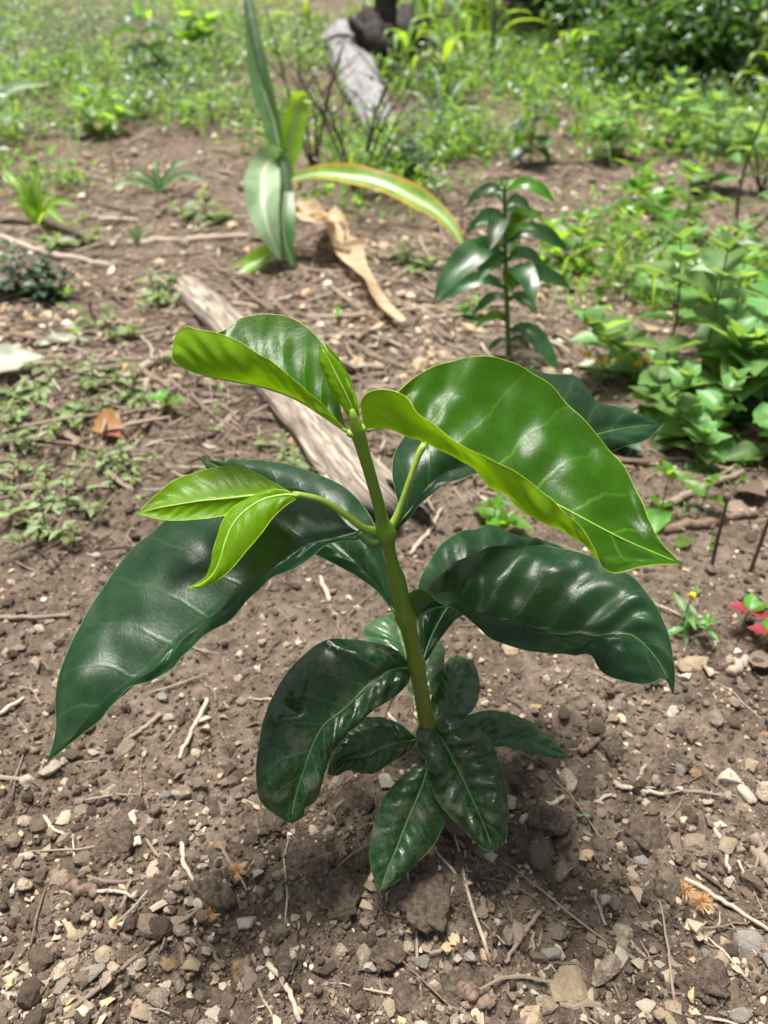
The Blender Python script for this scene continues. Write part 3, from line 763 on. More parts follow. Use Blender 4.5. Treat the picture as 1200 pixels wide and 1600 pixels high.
    # leaf behind, upper right
    leaf(B([(165, 642), (185, 560), (163, 450), (168, 370), (215, 295), (330, 200), (470, 120), (630, 78), (720, 104), (790, 116), (822, 160), (872, 194), (950, 210), (1020, 240), (1098, 268)]), [b1, b1 + .03, b1 + .07, b1 + .10, b1 + .11],
         B([(165, 642), (235, 565), (320, 482), (430, 425), (560, 380), (700, 340), (840, 315), (950, 290), (1098, 270)]), [b1, b1 + .01, b1 + .04, b1 + .08, b1 + .11],
         B([(168, 648), (250, 575), (310, 505), (400, 455), (500, 440), (640, 425), (780, 410), (900, 375), (940, 362), (1000, 345), (1060, 318), (1098, 272)]), [b1, b1 - .005, b1 + .03, b1 + .07, b1 + .11],
         'dark', seed=7, bulge=(.007, .004), quilt=.0016, wave=.003, crinkle=.004)
    # side shoots at the middle node
    petiole([(603, 832), (570, 826), (545, 808), (505, 782), (470, 773), (458, 772)], [b1, b1 - .012, b1 - .024, b1 - .03], [.0030, .0022, .0019], 'rib_y')
    dy = b1 - .03
    leaf(A([(618, 748), (560, 714), (480, 670), (380, 644), (285, 660), (190, 690), (120, 740), (70, 788), (35, 822)]), [dy, dy + .012, dy + .006, dy - .004],
         A([(618, 750), (500, 752), (380, 764), (250, 778), (120, 800), (35, 823)]), [dy, dy - .002, dy - .004],
         A([(618, 752), (560, 778), (470, 808), (370, 828), (250, 844), (140, 846), (35, 824)]), [dy, dy - .004, dy - .006],
         'young', seed=8, bulge=(-.002, -.002), quilt=.0007, wave=.0006, rib_r=(.0011, .0003))
    dz = dy - .004
    leaf(A([(640, 752), (585, 735), (522, 735), (452, 766), (390, 802), (352, 855), (330, 920), (314, 990), (306, 1045), (262, 1082), (216, 1101)]), [dz, dz + .002, dz - .008, dz - .016],
         A([(640, 756), (590, 752), (510, 768), (440, 812), (390, 870), (362, 940), (345, 1000), (318, 1050), (270, 1088), (216, 1101)]), [dz, dz - .006, dz - .014, dz - .017],
         A([(640, 762), (592, 792), (542, 840), (505, 890), (462, 942), (412, 1002), (370, 1046), (320, 1082), (270, 1101), (216, 1102)]), [dz, dz - .010, dz - .016, dz - .017],
         'young', seed=9, bulge=(.002, .002), quilt=.0006, wave=.0005, rib_r=(.0010, .0003))
    petiole([(606, 832), (620, 806), (640, 750), (655, 708), (664, 694)], [b1, b1 - .004, b1 - .01, b1 - .01], [.0030, .0020, .0019, .0024], 'rib_y')
    leaf([(664, 694), (676, 676), (700, 655), (740, 650), (760, 668)], [b1 - .01, b1 + .03], [(664, 694), (690, 680), (725, 668), (760, 668)], [b1 - .01, b1 + .03],
         [(664, 694), (700, 694), (735, 688), (760, 668)], [b1 - .01, b1 + .03], 'young', seed=30, nu=20, nv=5, quilt=.0003, rib_r=(.0009, .0003))
    # right dark leaf with the crumpled end
    leaf(B([(245, 945), (275, 900), (300, 840), (345, 770), (420, 722), (520, 694), (620, 688), (720, 700), (820, 728), (900, 755), (980, 800), (1040, 850), (1082, 920), (1112, 990), (1132, 1070), (1138, 1150), (1140, 1216)]), [b2, b2 + .022, b2 + .022, b2 + .004, b2 - .016, b2 - .03],
         B([(245, 947), (300, 915), (372, 907), (450, 936), (560, 966), (680, 994), (800, 1008), (900, 1008), (985, 1002), (1050, 1050), (1100, 1120), (1140, 1216)]), [b2, b2 - .010, b2 - .018, b2 - .022, b2 - .03],
         B([(246, 950), (220, 915), (214, 878), (240, 858), (290, 866), (340, 890), (400, 922), (468, 965), (530, 1010), (600, 1046), (700, 1076), (800, 1092), (848, 1080), (878, 1112), (925, 1152), (1000, 1176), (1060, 1176), (1105, 1165), (1140, 1217)]), [b2, b2 - .026, b2 - .03, b2 - .034, b2 - .036, b2 - .03],
         'dark', seed=10, bulge=(.005, .004), quilt=.0024, wave=.0022, crinkle=.010, nu=70, nv=14)
    petiole([(637, 966), (646, 966), (651, 966)], [b2, b2], [.0040, .0028])
    petiole([(630, 962), (624, 961), (619, 960)], [b2, b2], [.0040, .0026])
    # bumpy leaf behind it
    b3 = dstem(1040)
    leaf([(660, 1036), (655, 1000), (650, 940), (656, 905), (675, 870), (702, 842), (735, 828), (775, 826), (820, 838), (860, 846), (893, 862)], [b3, b3 + .05, b3 + .10, b3 + .13],
         [(660, 1036), (676, 990), (697, 955), (735, 915), (785, 885), (840, 868), (893, 862)], [b3, b3 + .03, b3 + .08, b3 + .13],
         [(662, 1038), (690, 998), (730, 968), (790, 940), (840, 912), (880, 885), (893, 863)], [b3, b3 + .015, b3 + .07, b3 + .13],
         'dark', seed=11, bulge=(.008, .005), quilt=.0026, wave=.002, crinkle=.009)
    # front left drooping leaf
    leaf(D([(582, 184), (545, 132), (470, 100), (385, 87), (300, 90), (222, 130), (152, 200), (102, 280), (72, 370), (60, 450), (48, 540), (50, 620), (82, 672), (122, 702), (166, 728)]), [b3, b3 - .004, b3 - .014, b3 - .028, b3 - .036],
         D([(582, 186), (535, 188), (480, 210), (415, 265), (350, 330), (285, 380), (243, 450), (205, 560), (180, 640), (166, 728)]), [b3, b3 - .018, b3 - .026, b3 - .032, b3 - .036],
         D([(584, 190), (572, 240), (520, 292), (450, 332), (382, 390), (332, 442), (300, 520), (272, 600), (242, 650), (212, 668), (208, 702), (166, 729)]), [b3, b3 - .018, b3 - .022, b3 - .026, b3 - .034],
         'old', seed=12, bulge=(.008, .005), quilt=.0024, wave=.002, crinkle=.008, nu=60, nv=12, rib_r=(.0014, .0004))
    petiole([(650, 1042), (645, 1044), (640, 1043)], [b3, b3], [.004, .0028])
    petiole([(655, 1042), (660, 1038)], [b3, b3], [.004, .0028])
    # lowest leaves
    b4 = dstem(1140)
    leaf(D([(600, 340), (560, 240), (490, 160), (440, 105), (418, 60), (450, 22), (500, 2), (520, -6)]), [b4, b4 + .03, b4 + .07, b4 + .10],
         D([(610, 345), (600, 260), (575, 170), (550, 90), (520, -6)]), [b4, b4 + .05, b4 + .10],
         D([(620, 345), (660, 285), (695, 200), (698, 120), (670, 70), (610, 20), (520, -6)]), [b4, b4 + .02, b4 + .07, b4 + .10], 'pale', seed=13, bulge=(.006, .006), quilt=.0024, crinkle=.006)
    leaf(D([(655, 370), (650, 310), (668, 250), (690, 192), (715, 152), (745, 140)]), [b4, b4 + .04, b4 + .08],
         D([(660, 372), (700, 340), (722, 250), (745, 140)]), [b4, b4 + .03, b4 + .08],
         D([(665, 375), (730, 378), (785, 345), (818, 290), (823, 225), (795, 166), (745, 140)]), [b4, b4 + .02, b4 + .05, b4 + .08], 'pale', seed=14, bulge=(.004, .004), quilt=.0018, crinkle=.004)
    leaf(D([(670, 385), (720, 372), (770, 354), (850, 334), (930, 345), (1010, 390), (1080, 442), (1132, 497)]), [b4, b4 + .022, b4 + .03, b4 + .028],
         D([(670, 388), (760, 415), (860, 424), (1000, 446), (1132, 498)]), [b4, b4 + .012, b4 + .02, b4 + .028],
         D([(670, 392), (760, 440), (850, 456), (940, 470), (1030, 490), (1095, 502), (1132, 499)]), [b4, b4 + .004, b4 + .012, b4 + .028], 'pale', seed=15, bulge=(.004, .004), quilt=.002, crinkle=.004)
    leaf(D([(600, 428), (570, 400), (490, 358), (425, 358), (372, 380), (330, 440), (305, 500), (292, 552)]), [b4, b4 + .005, b4 - .01, b4 - .025],
         D([(602, 434), (500, 456), (420, 490), (350, 508), (292, 553)]), [b4, b4 - .012, b4 - .025],
         D([(602, 440), (565, 482), (500, 522), (460, 550), (420, 553), (365, 540), (325, 560), (292, 555)]), [b4, b4 - .012, b4 - .02, b4 - .025], 'old', seed=16, bulge=(.005, .004), quilt=.002, crinkle=.004)
    leaf(D([(655, 392), (690, 365), (730, 357), (782, 375), (832, 410), (868, 460), (890, 520), (906, 580), (918, 645), (919, 720), (910, 785), (866, 828)]), [b4 - .006, b4 - .004, b4 - .018, b4 - .026],
         D([(655, 392), (700, 452), (742, 532), (782, 612), (822, 700), (850, 770), (866, 828)]), [b4 - .006, b4 - .016, b4 - .026],
         D([(655, 394), (612, 385), (602, 430), (615, 480), (638, 522), (650, 580), (672, 640), (720, 700), (770, 750), (820, 803), (866, 829)]), [b4 - .006, b4 - .016, b4 - .02, b4 - .026],
         'old', seed=17, bulge=(.006, .006), quilt=.003, wave=.004, crinkle=.007, nu=56, nv=11, rib_r=(.0012, .0004))
    leaf(D([(640, 530), (600, 538), (550, 566), (500, 620), (465, 690), (445, 770), (440, 850), (452, 912), (476, 963)]), [b4 - .01, b4 - .014, b4 - .026, b4 - .034],
         D([(640, 530), (628, 575), (600, 650), (565, 730), (530, 820), (492, 910), (476, 963)]), [b4 - .01, b4 - .018, b4 - .034],
         D([(640, 530), (655, 580), (675, 630), (697, 685), (690, 742), (650, 812), (590, 872), (530, 930), (476, 964)]), [b4 - .01, b4 - .01, b4 - .02, b4 - .034],
         'old', seed=18, bulge=(.004, .004), quilt=.0018, wave=.001, crinkle=.002, rib_r=(.0012, .0004))
    petiole([(673, 1150), (672, 1175), (668, 1198)], [b4, b4 - .008, b4 - .01], [.0034, .0024])
    for q in ([(668, 1138), (650, 1150)], [(672, 1135), (680, 1131)], [(664, 1134), (655, 1115)]):
        petiole(q, [b4, b4], [.0036, .0026])
build_main()

# ------------------------------------------------------------------ generic leaf shapes and small plants
def leaf_template(name, ratio, fold=0.25, droop=0.25, peak=0.42, nseg=6, tip=1.0, wav=0.0, seed=0):
    """blade along +Y from the origin, length 1, upper face +Z"""
    V, uv = [], []
    xs = [-1, -0.55, 0, 0.55, 1]
    rs = np.random.default_rng(seed)
    for i in range(nseg + 1):
        t = i / nseg
        a = math.log(0.5) / math.log(peak)
        w = ratio * 0.5 * (math.sin(math.pi * min(1, t**a)) ** (0.75 if t**a < 0.5 else tip)) if 0 < t < 1 else 0.004
        ang = droop * t
        yy = math.sin(ang) / droop if abs(droop) > 1e-3 else t
        zz = -(1 - math.cos(ang)) / droop if abs(droop) > 1e-3 else 0
        for k, x in enumerate(xs):
            V.append((x * w, yy, zz + fold * abs(x) * w + wav * w * (rs.random() - .5) * abs(x)))
            uv.append(((x + 1) / 2, t))
    F = []
    for i in range(nseg):
        for k in range(4):
            a = i * 5 + k
            F += [(a, a + 1, a + 6), (a, a + 6, a + 5)]
    return mesh_np(name, np.array(V), np.array(F), True, np.array(uv))

_TC = {}
def tmpl(kind, mat, var):
    key = (kind, mat, var)
    if key not in _TC:
        a = {'ovate': (0.70, 0.30, 0.45, 0.42), 'lance': (0.30, 0.4, 0.55, 0.42), 'coffee': (0.52, 0.30, 1.0, 0.48), 'round': (0.80, 0.2, 0.3, 0.5), 'small': (0.5, 0.3, 0.5, 0.45)}[kind]
        me = leaf_template("leaf_" + kind, a[0] * (0.9 + 0.2 * random.random()), a[1] * (0.6 + 0.9 * random.random()), a[2] * (0.5 + random.random()), a[3], 6, 1.1, 0.25, var + 3)
        me.materials.append(M[mat]); _TC[key] = me
    return _TC[key]

def add_leaf(root, loc, az, el, length, kind, mat, roll=0.0, name="leaf"):
    """az: compass angle of the blade in the XY plane from +X, el: elevation"""
    me = tmpl(kind, mat, random.randrange(5))
    o = bpy.data.objects.new(name, me); COL.objects.link(o)
    o.parent = root; o.location = tuple(float(v) for v in loc)
    o.rotation_euler = (Matrix.Rotation(az - math.pi / 2, 4, 'Z') @ Matrix.Rotation(el, 4, 'X') @ Matrix.Rotation(roll, 4, 'Y')).to_euler()
    o.scale = (length,) * 3
    return o

def curve_stem(root, top, r0, r1, mat, bend=0.1, n=8, name="stem", start=(0, 0, -0.01)):
    s = np.asarray(start, float); t = np.asarray(top, float)
    L = np.linalg.norm(t - s)
    off = np.array([random.uniform(-1, 1), random.uniform(-1, 1), 0]) * bend * L
    p = resample(np.array([s, s * .55 + t * .45 + off, t]), n)
    v, f = tube_np(p, [r0, (r0 + r1) / 2, r1], 6)
    put(name, mesh_np(name, v, f), M[mat], root)
    return p

def herb(px, py, h_px, nn, leaf_px, label, kind='ovate', mat='weed', cat='weed', lean=(0, 0), stem='herb_stem', name="weed", el=(0.9, -0.1), group=None, whorl=2, top=True, start_t=0.2, branches=0, sprawl=0.75):
    g = G(px, py); d = depth(g); h = h_px / 1200.0 * d * 1.12; ll = leaf_px / 1200.0 * d
    root = thing(name, g, label, cat, group)
    tops = [(np.array([lean[0] * h, lean[1] * h, h]), np.array([0, 0, -0.01]))]
    for b in range(branches):
        a = random.uniform(0, 6.28); k = random.uniform(.45, .85) if sprawl < 1 else random.uniform(.12, .6)
        q = sprawl * random.uniform(.6, 1.1)
        tops.append((np.array([math.cos(a) * h * q, math.sin(a) * h * q, h * k]), np.array([0, 0, 0.02 * h])))
    for bi, (tp, st) in enumerate(tops):
        p = curve_stem(root, tp, max(.0012, h * .011), max(.0007, h * .005), stem, 0.08, start=st)
        a0 = random.uniform(0, 6.28)
        for i in range(nn):
            t = start_t + (1 - start_t) * (i / max(1, nn - 1)); q = p[min(len(p) - 1, int(round(t * (len(p) - 1))))]
            s = (0.75 + 0.5 * math.sin(math.pi * (0.15 + 0.75 * t))) * (0.8 + .35 * random.random())
            if i == nn - 1: s *= 0.75
            for w in range(whorl):
                az = a0 + i * (math.pi / 2 if whorl == 2 else 2.4) + w * 2 * math.pi / whorl + random.uniform(-.3, .3)
                e = el[1] + (el[0] - el[1]) * t + random.uniform(-.2, .2)
                add_leaf(root, q, az, e, ll * s, kind, mat, random.uniform(-.3, .3))
        if top:
            for w in range(2):
                add_leaf(root, p[-1], a0 + w * math.pi + 0.8, 1.0 + random.uniform(-.1, .2), ll * 0.6, kind, mat)
    return root

def ribbon(pts, widths, fold=0.25, up=(0, 0, 1), n=18, twist=(0, 0), wave=0.0, seed=0, cross=5):
    p = resample(np.asarray(pts, float), n)
    tan = np.gradient(p, axis=0); tan /= np.linalg.norm(tan, axis=1)[:, None] + 1e-12
    w = np.interp(np.linspace(0, 1, n), np.linspace(0, 1, len(widths)), widths) * 0.5
    V, uv = [], []
    rs = np.random.default_rng(seed)
    ph = rs.random() * 6
    side0 = None
    for i in range(n):
        t = i / (n - 1)
        upv = np.asarray(up, float)
        sd = np.cross(tan[i], upv)
        if np.linalg.norm(sd) < 0.25 and side0 is not None: sd = side0
        if side0 is not None and np.dot(sd, side0) < 0: sd = -sd
        sd = sd / (np.linalg.norm(sd) + 1e-9); side0 = sd
        nn = np.cross(sd, tan[i])
        a = twist[0] + (twist[1] - twist[0]) * t
        s2 = math.cos(a) * sd + math.sin(a) * nn; n2 = -math.sin(a) * sd + math.cos(a) * nn
        for k in range(cross):
            x = -1 + 2 * k / (cross - 1)
            V.append(p[i] + s2 * x * w[i] + n2 * (fold * abs(x) * w[i] + wave * w[i] * abs(x) * math.sin(t * 17 + ph + (2 if x > 0 else 0))))
            uv.append(((x + 1) / 2, t))
    F = []
    for i in range(n - 1):
        for k in range(cross - 1):
            a = i * cross + k
            F += [(a, a + 1, a + cross + 1), (a, a + cross + 1, a + cross)]
    return np.array(V), np.array(F), np.array(uv)

# ---- coffee seedlings further back
def coffee_small(px, py, h_px, leaf_px, label, nodes=6, rz=0.3):
    g = G(px, py); d = depth(g); h = h_px / 1200 * d * 1.1; L = leaf_px / 1200 * d
    root = thing("coffee_seedling", g, label, "seedling", "smaller coffee seedlings further up the field")
    p = curve_stem(root, (0.0, 0.02 * h, h), h * .014, h * .007, 'herb_stem', 0.03, 24)
    for i in range(nodes):
        t = 0.30 + 0.68 * i / (nodes - 1)
        q = p[int(t * 23)]
        for w in range(2):
            az = rz + (i % 2) * 1.3 + w * math.pi + random.uniform(-.25, .25)
            el = -0.25 + 0.95 * t + random.uniform(-.12, .12)
            add_leaf(root, q, az, el, L * (0.75 + 0.45 * math.sin(math.pi * t)) * random.uniform(.85, 1.1), 'coffee', 'coffee2' if t < .8 else ('coffee2' if w else 'weed_bright'), random.uniform(-.3, .3))
    add_leaf(root, p[-1], 1.0, 1.3, L * .35, 'lance', 'weed_bright'); add_leaf(root, p[-1], 4.1, 1.25, L * .35, 'lance', 'weed_bright')
    return root
def coffee_second():
    g = G(795, 560); d = depth(g)
    root = thing("coffee_seedling", g, "bushy dark green coffee seedling standing on bare soil behind the large right leaf", "seedling")
    sp = lambda py: P(np.interp(py, [290, 420, 560], [788, 790, 795]), py, depth(np.array([0, g[1], 0])) * 1.0 if False else g[1] / (CP - SP * (py - 800) / 1200.0))
    p = resample(np.array([sp(y) for y in (560, 500, 440, 380, 330, 285)]), 24)
    v, f = tube_np(p - g, [.006, .005, .004, .003], 8); put("stem", mesh_np("stem", v, f), M['herb_stem'], root)
    for (y0, tx, ty, dd, w, mt) in [(300, 728, 322, .02, .42, 'coffee2'), (300, 868, 318, -.02, .40, 'coffee2b'), (296, 772, 276, -.01, .4, 'weed_bright'), (296, 806, 280, .0, .4, 'weed_bright'),
        (345, 732, 362, .06, .5, 'coffee2'), (345, 765, 392, -.06, .5, 'coffee2'), (340, 822, 352, .06, .5, 'coffee2'), (375, 842, 362, -.04, .42, 'coffee2b'), (380, 886, 392, .02, .42, 'coffee2'), (390, 728, 388, -.02, .35, 'weed_bright'),
        (398, 678, 470, -.05, .46, 'coffee2'), (398, 800, 400, .10, .5, 'coffee2'), (452, 684, 474, .0, .34, 'coffee2'), (425, 836, 472, -.08, .6, 'coffee2'), (452, 892, 452, .02, .40, 'coffee2'), (430, 800, 462, -.06, .5, 'coffee2b'),
        (320, 752, 300, .05, .5, 'coffee2'), (325, 830, 330, .04, .5, 'coffee2'), (360, 742, 352, -.03, .45, 'coffee2'), (365, 850, 345, .05, .45, 'coffee2b'), (415, 745, 440, -.07, .5, 'coffee2'), (410, 852, 425, .06, .45, 'coffee2'), (470, 742, 488, .05, .45, 'coffee2'), (470, 840, 492, -.05, .45, 'coffee2'),
        (505, 766, 498, .0, .5, 'coffee2'), (500, 742, 515, -.03, .4, 'coffee2b'), (515, 872, 580, -.04, .40, 'coffee2'), (535, 762, 548, .03, .45, 'coffee2'), (535, 828, 548, .04, .45, 'coffee2')]:
        b = sp(y0); t = P(tx, ty, depth(b) + dd); v = t - b; L = float(np.linalg.norm(v))
        m1 = b + v * .35 + np.array([0, 0, .22 * L]); m2 = b + v * .72 + np.array([0, 0, .16 * L])
        W = L * w * .68
        rv, rf, ruv = ribbon(np.array([b, m1, m2, t]) - g, [W * .05, W * .62, W * .96, W, W * .86, W * .55, W * .04], fold=.28, up=(random.uniform(-.2, .2), -.65, .75), n=12, wave=.10, seed=int(tx))
        put("leaf", mesh_np("leaf", rv, rf, True, ruv), M[mt], root)
coffee_second()
coffee_small(828, 262, 95, 48, "small blurred coffee seedling with yellowish top leaf beside the bare path", 5, 0.6)
coffee_small(232, 125, 75, 60, "low broad-leaved coffee seedling among grey-green weeds at upper left", 4, 0.2)

# ---- clump of broad-leaved weeds on the right
W_GRP = "broad-leaved weeds clumped at the right edge"
for args in [(1030, 592, 185, 6, 62, "tall upright broad-leaved weed with a dark stem, leftmost of the right-hand clump", (-0.06, 0.0)),
             (1080, 620, 195, 6, 66, "upright broad-leaved weed second from the left in the right-hand clump", (0.02, 0.05)),
             (1165, 640, 165, 6, 70, "broad-leaved weed rising beside the right edge behind the clump", (0.1, 0.05)),
             (1060, 690, 100, 5, 46, "low spreading weed with ribbed round leaves at the clump's left foot", (-0.15, -0.1)),
             (1110, 700, 105, 5, 46, "low leafy weed in the middle front of the right-hand clump", (0.05, -0.1)),
             (1180, 720, 110, 5, 48, "leafy weed with yellowing leaves at the clump's right front", (0.1, -0.1)),
             (1125, 585, 150, 6, 54, "upright broad-leaved weed in the middle back of the right-hand clump", (0.0, 0.1)),
             (1020, 655, 80, 4, 46, "low weed at the far left foot of the clump beside the yellow flowers", (-0.1, 0.0)),
             (1140, 655, 120, 5, 50, "weed with ribbed leaves in the centre of the right-hand clump", (0.0, -0.05)),
             (1085, 735, 60, 4, 40, "small low weed at the very front of the right-hand clump", (0.0, -0.1)),
             (1215, 660, 150, 6, 60, "broad-leaved weed half cut by the right picture edge", (0.0, 0.0))]:
    herb(*args[:6], 'ovate', 'weed', 'weed', args[6], 'herb_stem_dark' if args[0] in (1030,) else 'herb_stem', "broadleaf_weed", (0.75, -0.05), branches=1, start_t=0.2)
herb(1030, 805, 65, 2, 42, "young bright seedling with broad pale leaves below the weed clump", 'ovate', 'weed_bright', 'seedling', name="weed_seedling", el=(0.3, -0.2), stem='herb_stem', start_t=.35)
herb(1098, 800, 50, 2, 34, "young yellow-green seedling beside the broken dead stem", 'ovate', 'weed_bright', 'seedling', name="weed_seedling", el=(0.3, 0.0), start_t=.6)
herb(770, 830, 40, 3, 42, "small leafy weed peeping out between the big right leaves", 'ovate', 'weed_bright', 'weed', name="broadleaf_weed", el=(0.6, 0.0), branches=1)
herb(262, 648, 26, 2, 34, "tiny two-leaved green seedling on dark litter below the top left leaf", 'ovate', 'weed_bright', 'seedling', name="weed_seedling", el=(0.35, 0.15), start_t=.75, top=False)
herb(118, 505, 40, 3, 34, "small bright green seedling near the pale fallen strip on the left", 'lance', 'weed_bright', 'seedling', name="weed_seedling", el=(0.6, 0.1))
herb(125, 545, 22, 2, 24, "tiny seedling just in front of the small bright seedling on the left", 'ovate', 'weed_bright', 'seedling', name="weed_seedling", el=(0.6, 0.1))
herb(530, 505, 20, 3, 20, "tiny bright sprout beside the dry maize leaf's tip", 'small', 'weed_bright', 'seedling', name="weed_seedling", el=(0.8, 0.2))
herb(872, 1240, 8, 2, 12, "tiny bluish-green sprout on soil right of the seedling's lowest leaves", 'small', 'weed', 'seedling', name="weed_seedling", el=(0.3, 0.1), top=False)
herb(910, 1283, 12, 3, 17, "tiny star-shaped green sprout on soil right of the crinkled front leaf", 'lance', 'weed', 'seedling', name="weed_seedling", el=(0.3, 0.1), top=False)
for px, py, lab in [(930, 600, "tiny yellow-flowered herb just above the large right leaf"), (990, 605, "tiny yellow-flowered herb left of the weed clump"), (1065, 985, "small green herb with one yellow flower on bare soil at right")]:
    r = herb(px, py, 34 if py < 700 else 62, 3, 22 if py < 700 else 34, lab, 'lance', 'weed', 'herb', name="flowering_herb", branches=2)
    d = depth(G(px, py))
    for k in range(3 if py < 700 else 1):
        hh = (34 if py < 700 else 66) / 1200 * d * 1.15
        v, f = lumpy(2, 5, 0.2, 5, (1, 1, .7)); v = v * 7.0 / 1200 * d
        o = put("flower_head", mesh_np("flower_head", v, f), M['petal'], r, loc=(random.uniform(-.02, .02) * d if k else 0, random.uniform(-.02, .02) * d if k else 0, hh * random.uniform(.8, 1) + .004))
for px, py, lab in [(1160, 985, "low weed with red leaves by the right edge, the upper of two"), (1190, 1020, "low weed with red and green leaves by the right edge, the lower of two")]:
    g = G(px, py); d = depth(g); r = thing("red_leaved_weed", g, lab, "weed")
    p = curve_stem(r, (0.0, 0.0, .03), .0012, .0008, 'herb_stem', .1)
    for k, (az, el, mt) in enumerate([(2.9, .2, 'weed_red'), (1.2, .5, 'weed_bright'), (5.6, .1, 'weed_red'), (0.2, .4, 'weed_bright')]):
        add_leaf(r, p[-1], az, el, 34 / 1200 * d, 'ovate', mt)

# ---- low herbs at the left
LH = [(70, 830, 60, 3, 24, "mottled low herb with small serrated leaves at the left, nearest the camera"),
      (105, 800, 55, 3, 22, "mottled low herb just behind the nearest herb at left"),
      (30, 690, 50, 3, 24, "sprawling mottled herb at the left edge below the pale fallen leaf"),
      (85, 655, 45, 3, 22, "sprawling mottled herb beside the orange leaf at left"),
      (205, 622, 36, 3, 21, "small mottled herb near the two-leaved seedling at left"),
      (195, 735, 36, 3, 19, "small sparse herb between the left herbs and the bright young leaf"),
      (20, 760, 40, 3, 21, "small mottled herb at the left edge among thin twigs"),
      (150, 600, 36, 3, 22, "small mottled herb just left of the grey stick's end"),
      (300, 560, 30, 3, 20, "small mottled herb between the log and the grey stick"),
      (60, 610, 34, 3, 22, "small mottled herb right below the large pale fallen leaf"),
      (240, 470, 34, 3, 24, "small green herb left of the weathered log's upper end"),
      (180, 520, 30, 3, 22, "small mottled herb behind the narrow grey-green leaf strip"),
      (130, 385, 34, 3, 26, "small mottled herb behind the dark herbs on the left"),
      (330, 345, 34, 3, 26, "small mottled herb on bare soil left of the maize"),
      (640, 420, 30, 3, 22, "small mottled herb right of the withered maize leaf"),
      (455, 720, 40, 3, 21, "small wilted herb in front of the weathered log")]
for a in LH:
    herb(*a, 'small', 'weed_mott', 'herb', (random.uniform(-.3, .3), random.uniform(-.2, .2)), 'herb_stem_dark', "low_herb", (0.5, -0.2), branches=6, start_t=.35, sprawl=1.5)
for a in [(35, 465, 70, 6, 26, "dark purplish-green bushy herb at the left edge"), (75, 475, 50, 5, 24, "dark purplish-green herb right of the bushy one at the left edge"),
          (640, 285, 45, 5, 30, "dull blue-green herb right of the grey log"), (1150, 660, 40, 5, 28, "dull grey-green herb under the right-hand weed clump"), (960, 700, 50, 5, 30, "dull blue-green herb half hidden behind the large right leaf")]:
    herb(*a, 'small', 'weed_dark', 'herb', (0, 0), 'herb_stem_dark', "dark_herb", (0.6, -0.1), branches=5, start_t=.25)

# ---- taller weeds further back on the right
BG = [(1150, 395, 230, 9, 46, "tall dark-stemmed weed standing near the right edge behind the clump"), (1060, 380, 90, 5, 46, "bright leafy weed on the right behind the bare patch"),
      (985, 330, 70, 4, 40, "bright low weed at the edge of the bare patch on the right"), (900, 420, 60, 4, 44, "bright broad-leaved weed just right of the second coffee seedling"),
      (860, 440, 36, 3, 36, "small bright weed touching the second coffee seedling's right side"), (1100, 300, 110, 6, 40, "leafy weed standing in the grass on the right"),
      (960, 250, 70, 5, 34, "blurred leafy weed along the right of the path"), (1040, 225, 80, 5, 32, "blurred leafy weed in the far right grass"), (1010, 470, 30, 3, 36, "small weed left of the right-hand clump"),
      (740, 500, 24, 3, 26, "tiny pale weed left of the second coffee seedling's foot"), (150, 215, 50, 4, 34, "bright leafy weed in the grass at upper left"), (300, 100, 60, 5, 40, "bright leafy weed far up on the left")]
for a in BG:
    herb(*a, 'ovate' if a[3] < 9 else 'lance', 'weed_bright' if 'bright' in a[5] else 'weed', 'weed', (random.uniform(-.1, .1), 0), 'herb_stem_dark' if a[3] > 6 else 'herb_stem', "broadleaf_weed", (0.7, 0.0), branches=1, start_t=.2)

# ------------------------------------------------------------------ maize
def ribbon_part(root, name, pts, widths, mat, **kw):
    o = np.array(root.location)
    v, f, uv = ribbon(np.asarray(pts) - o, widths, **kw)
    return put(name, mesh_np(name, v, f, True, uv), M[mat], root)

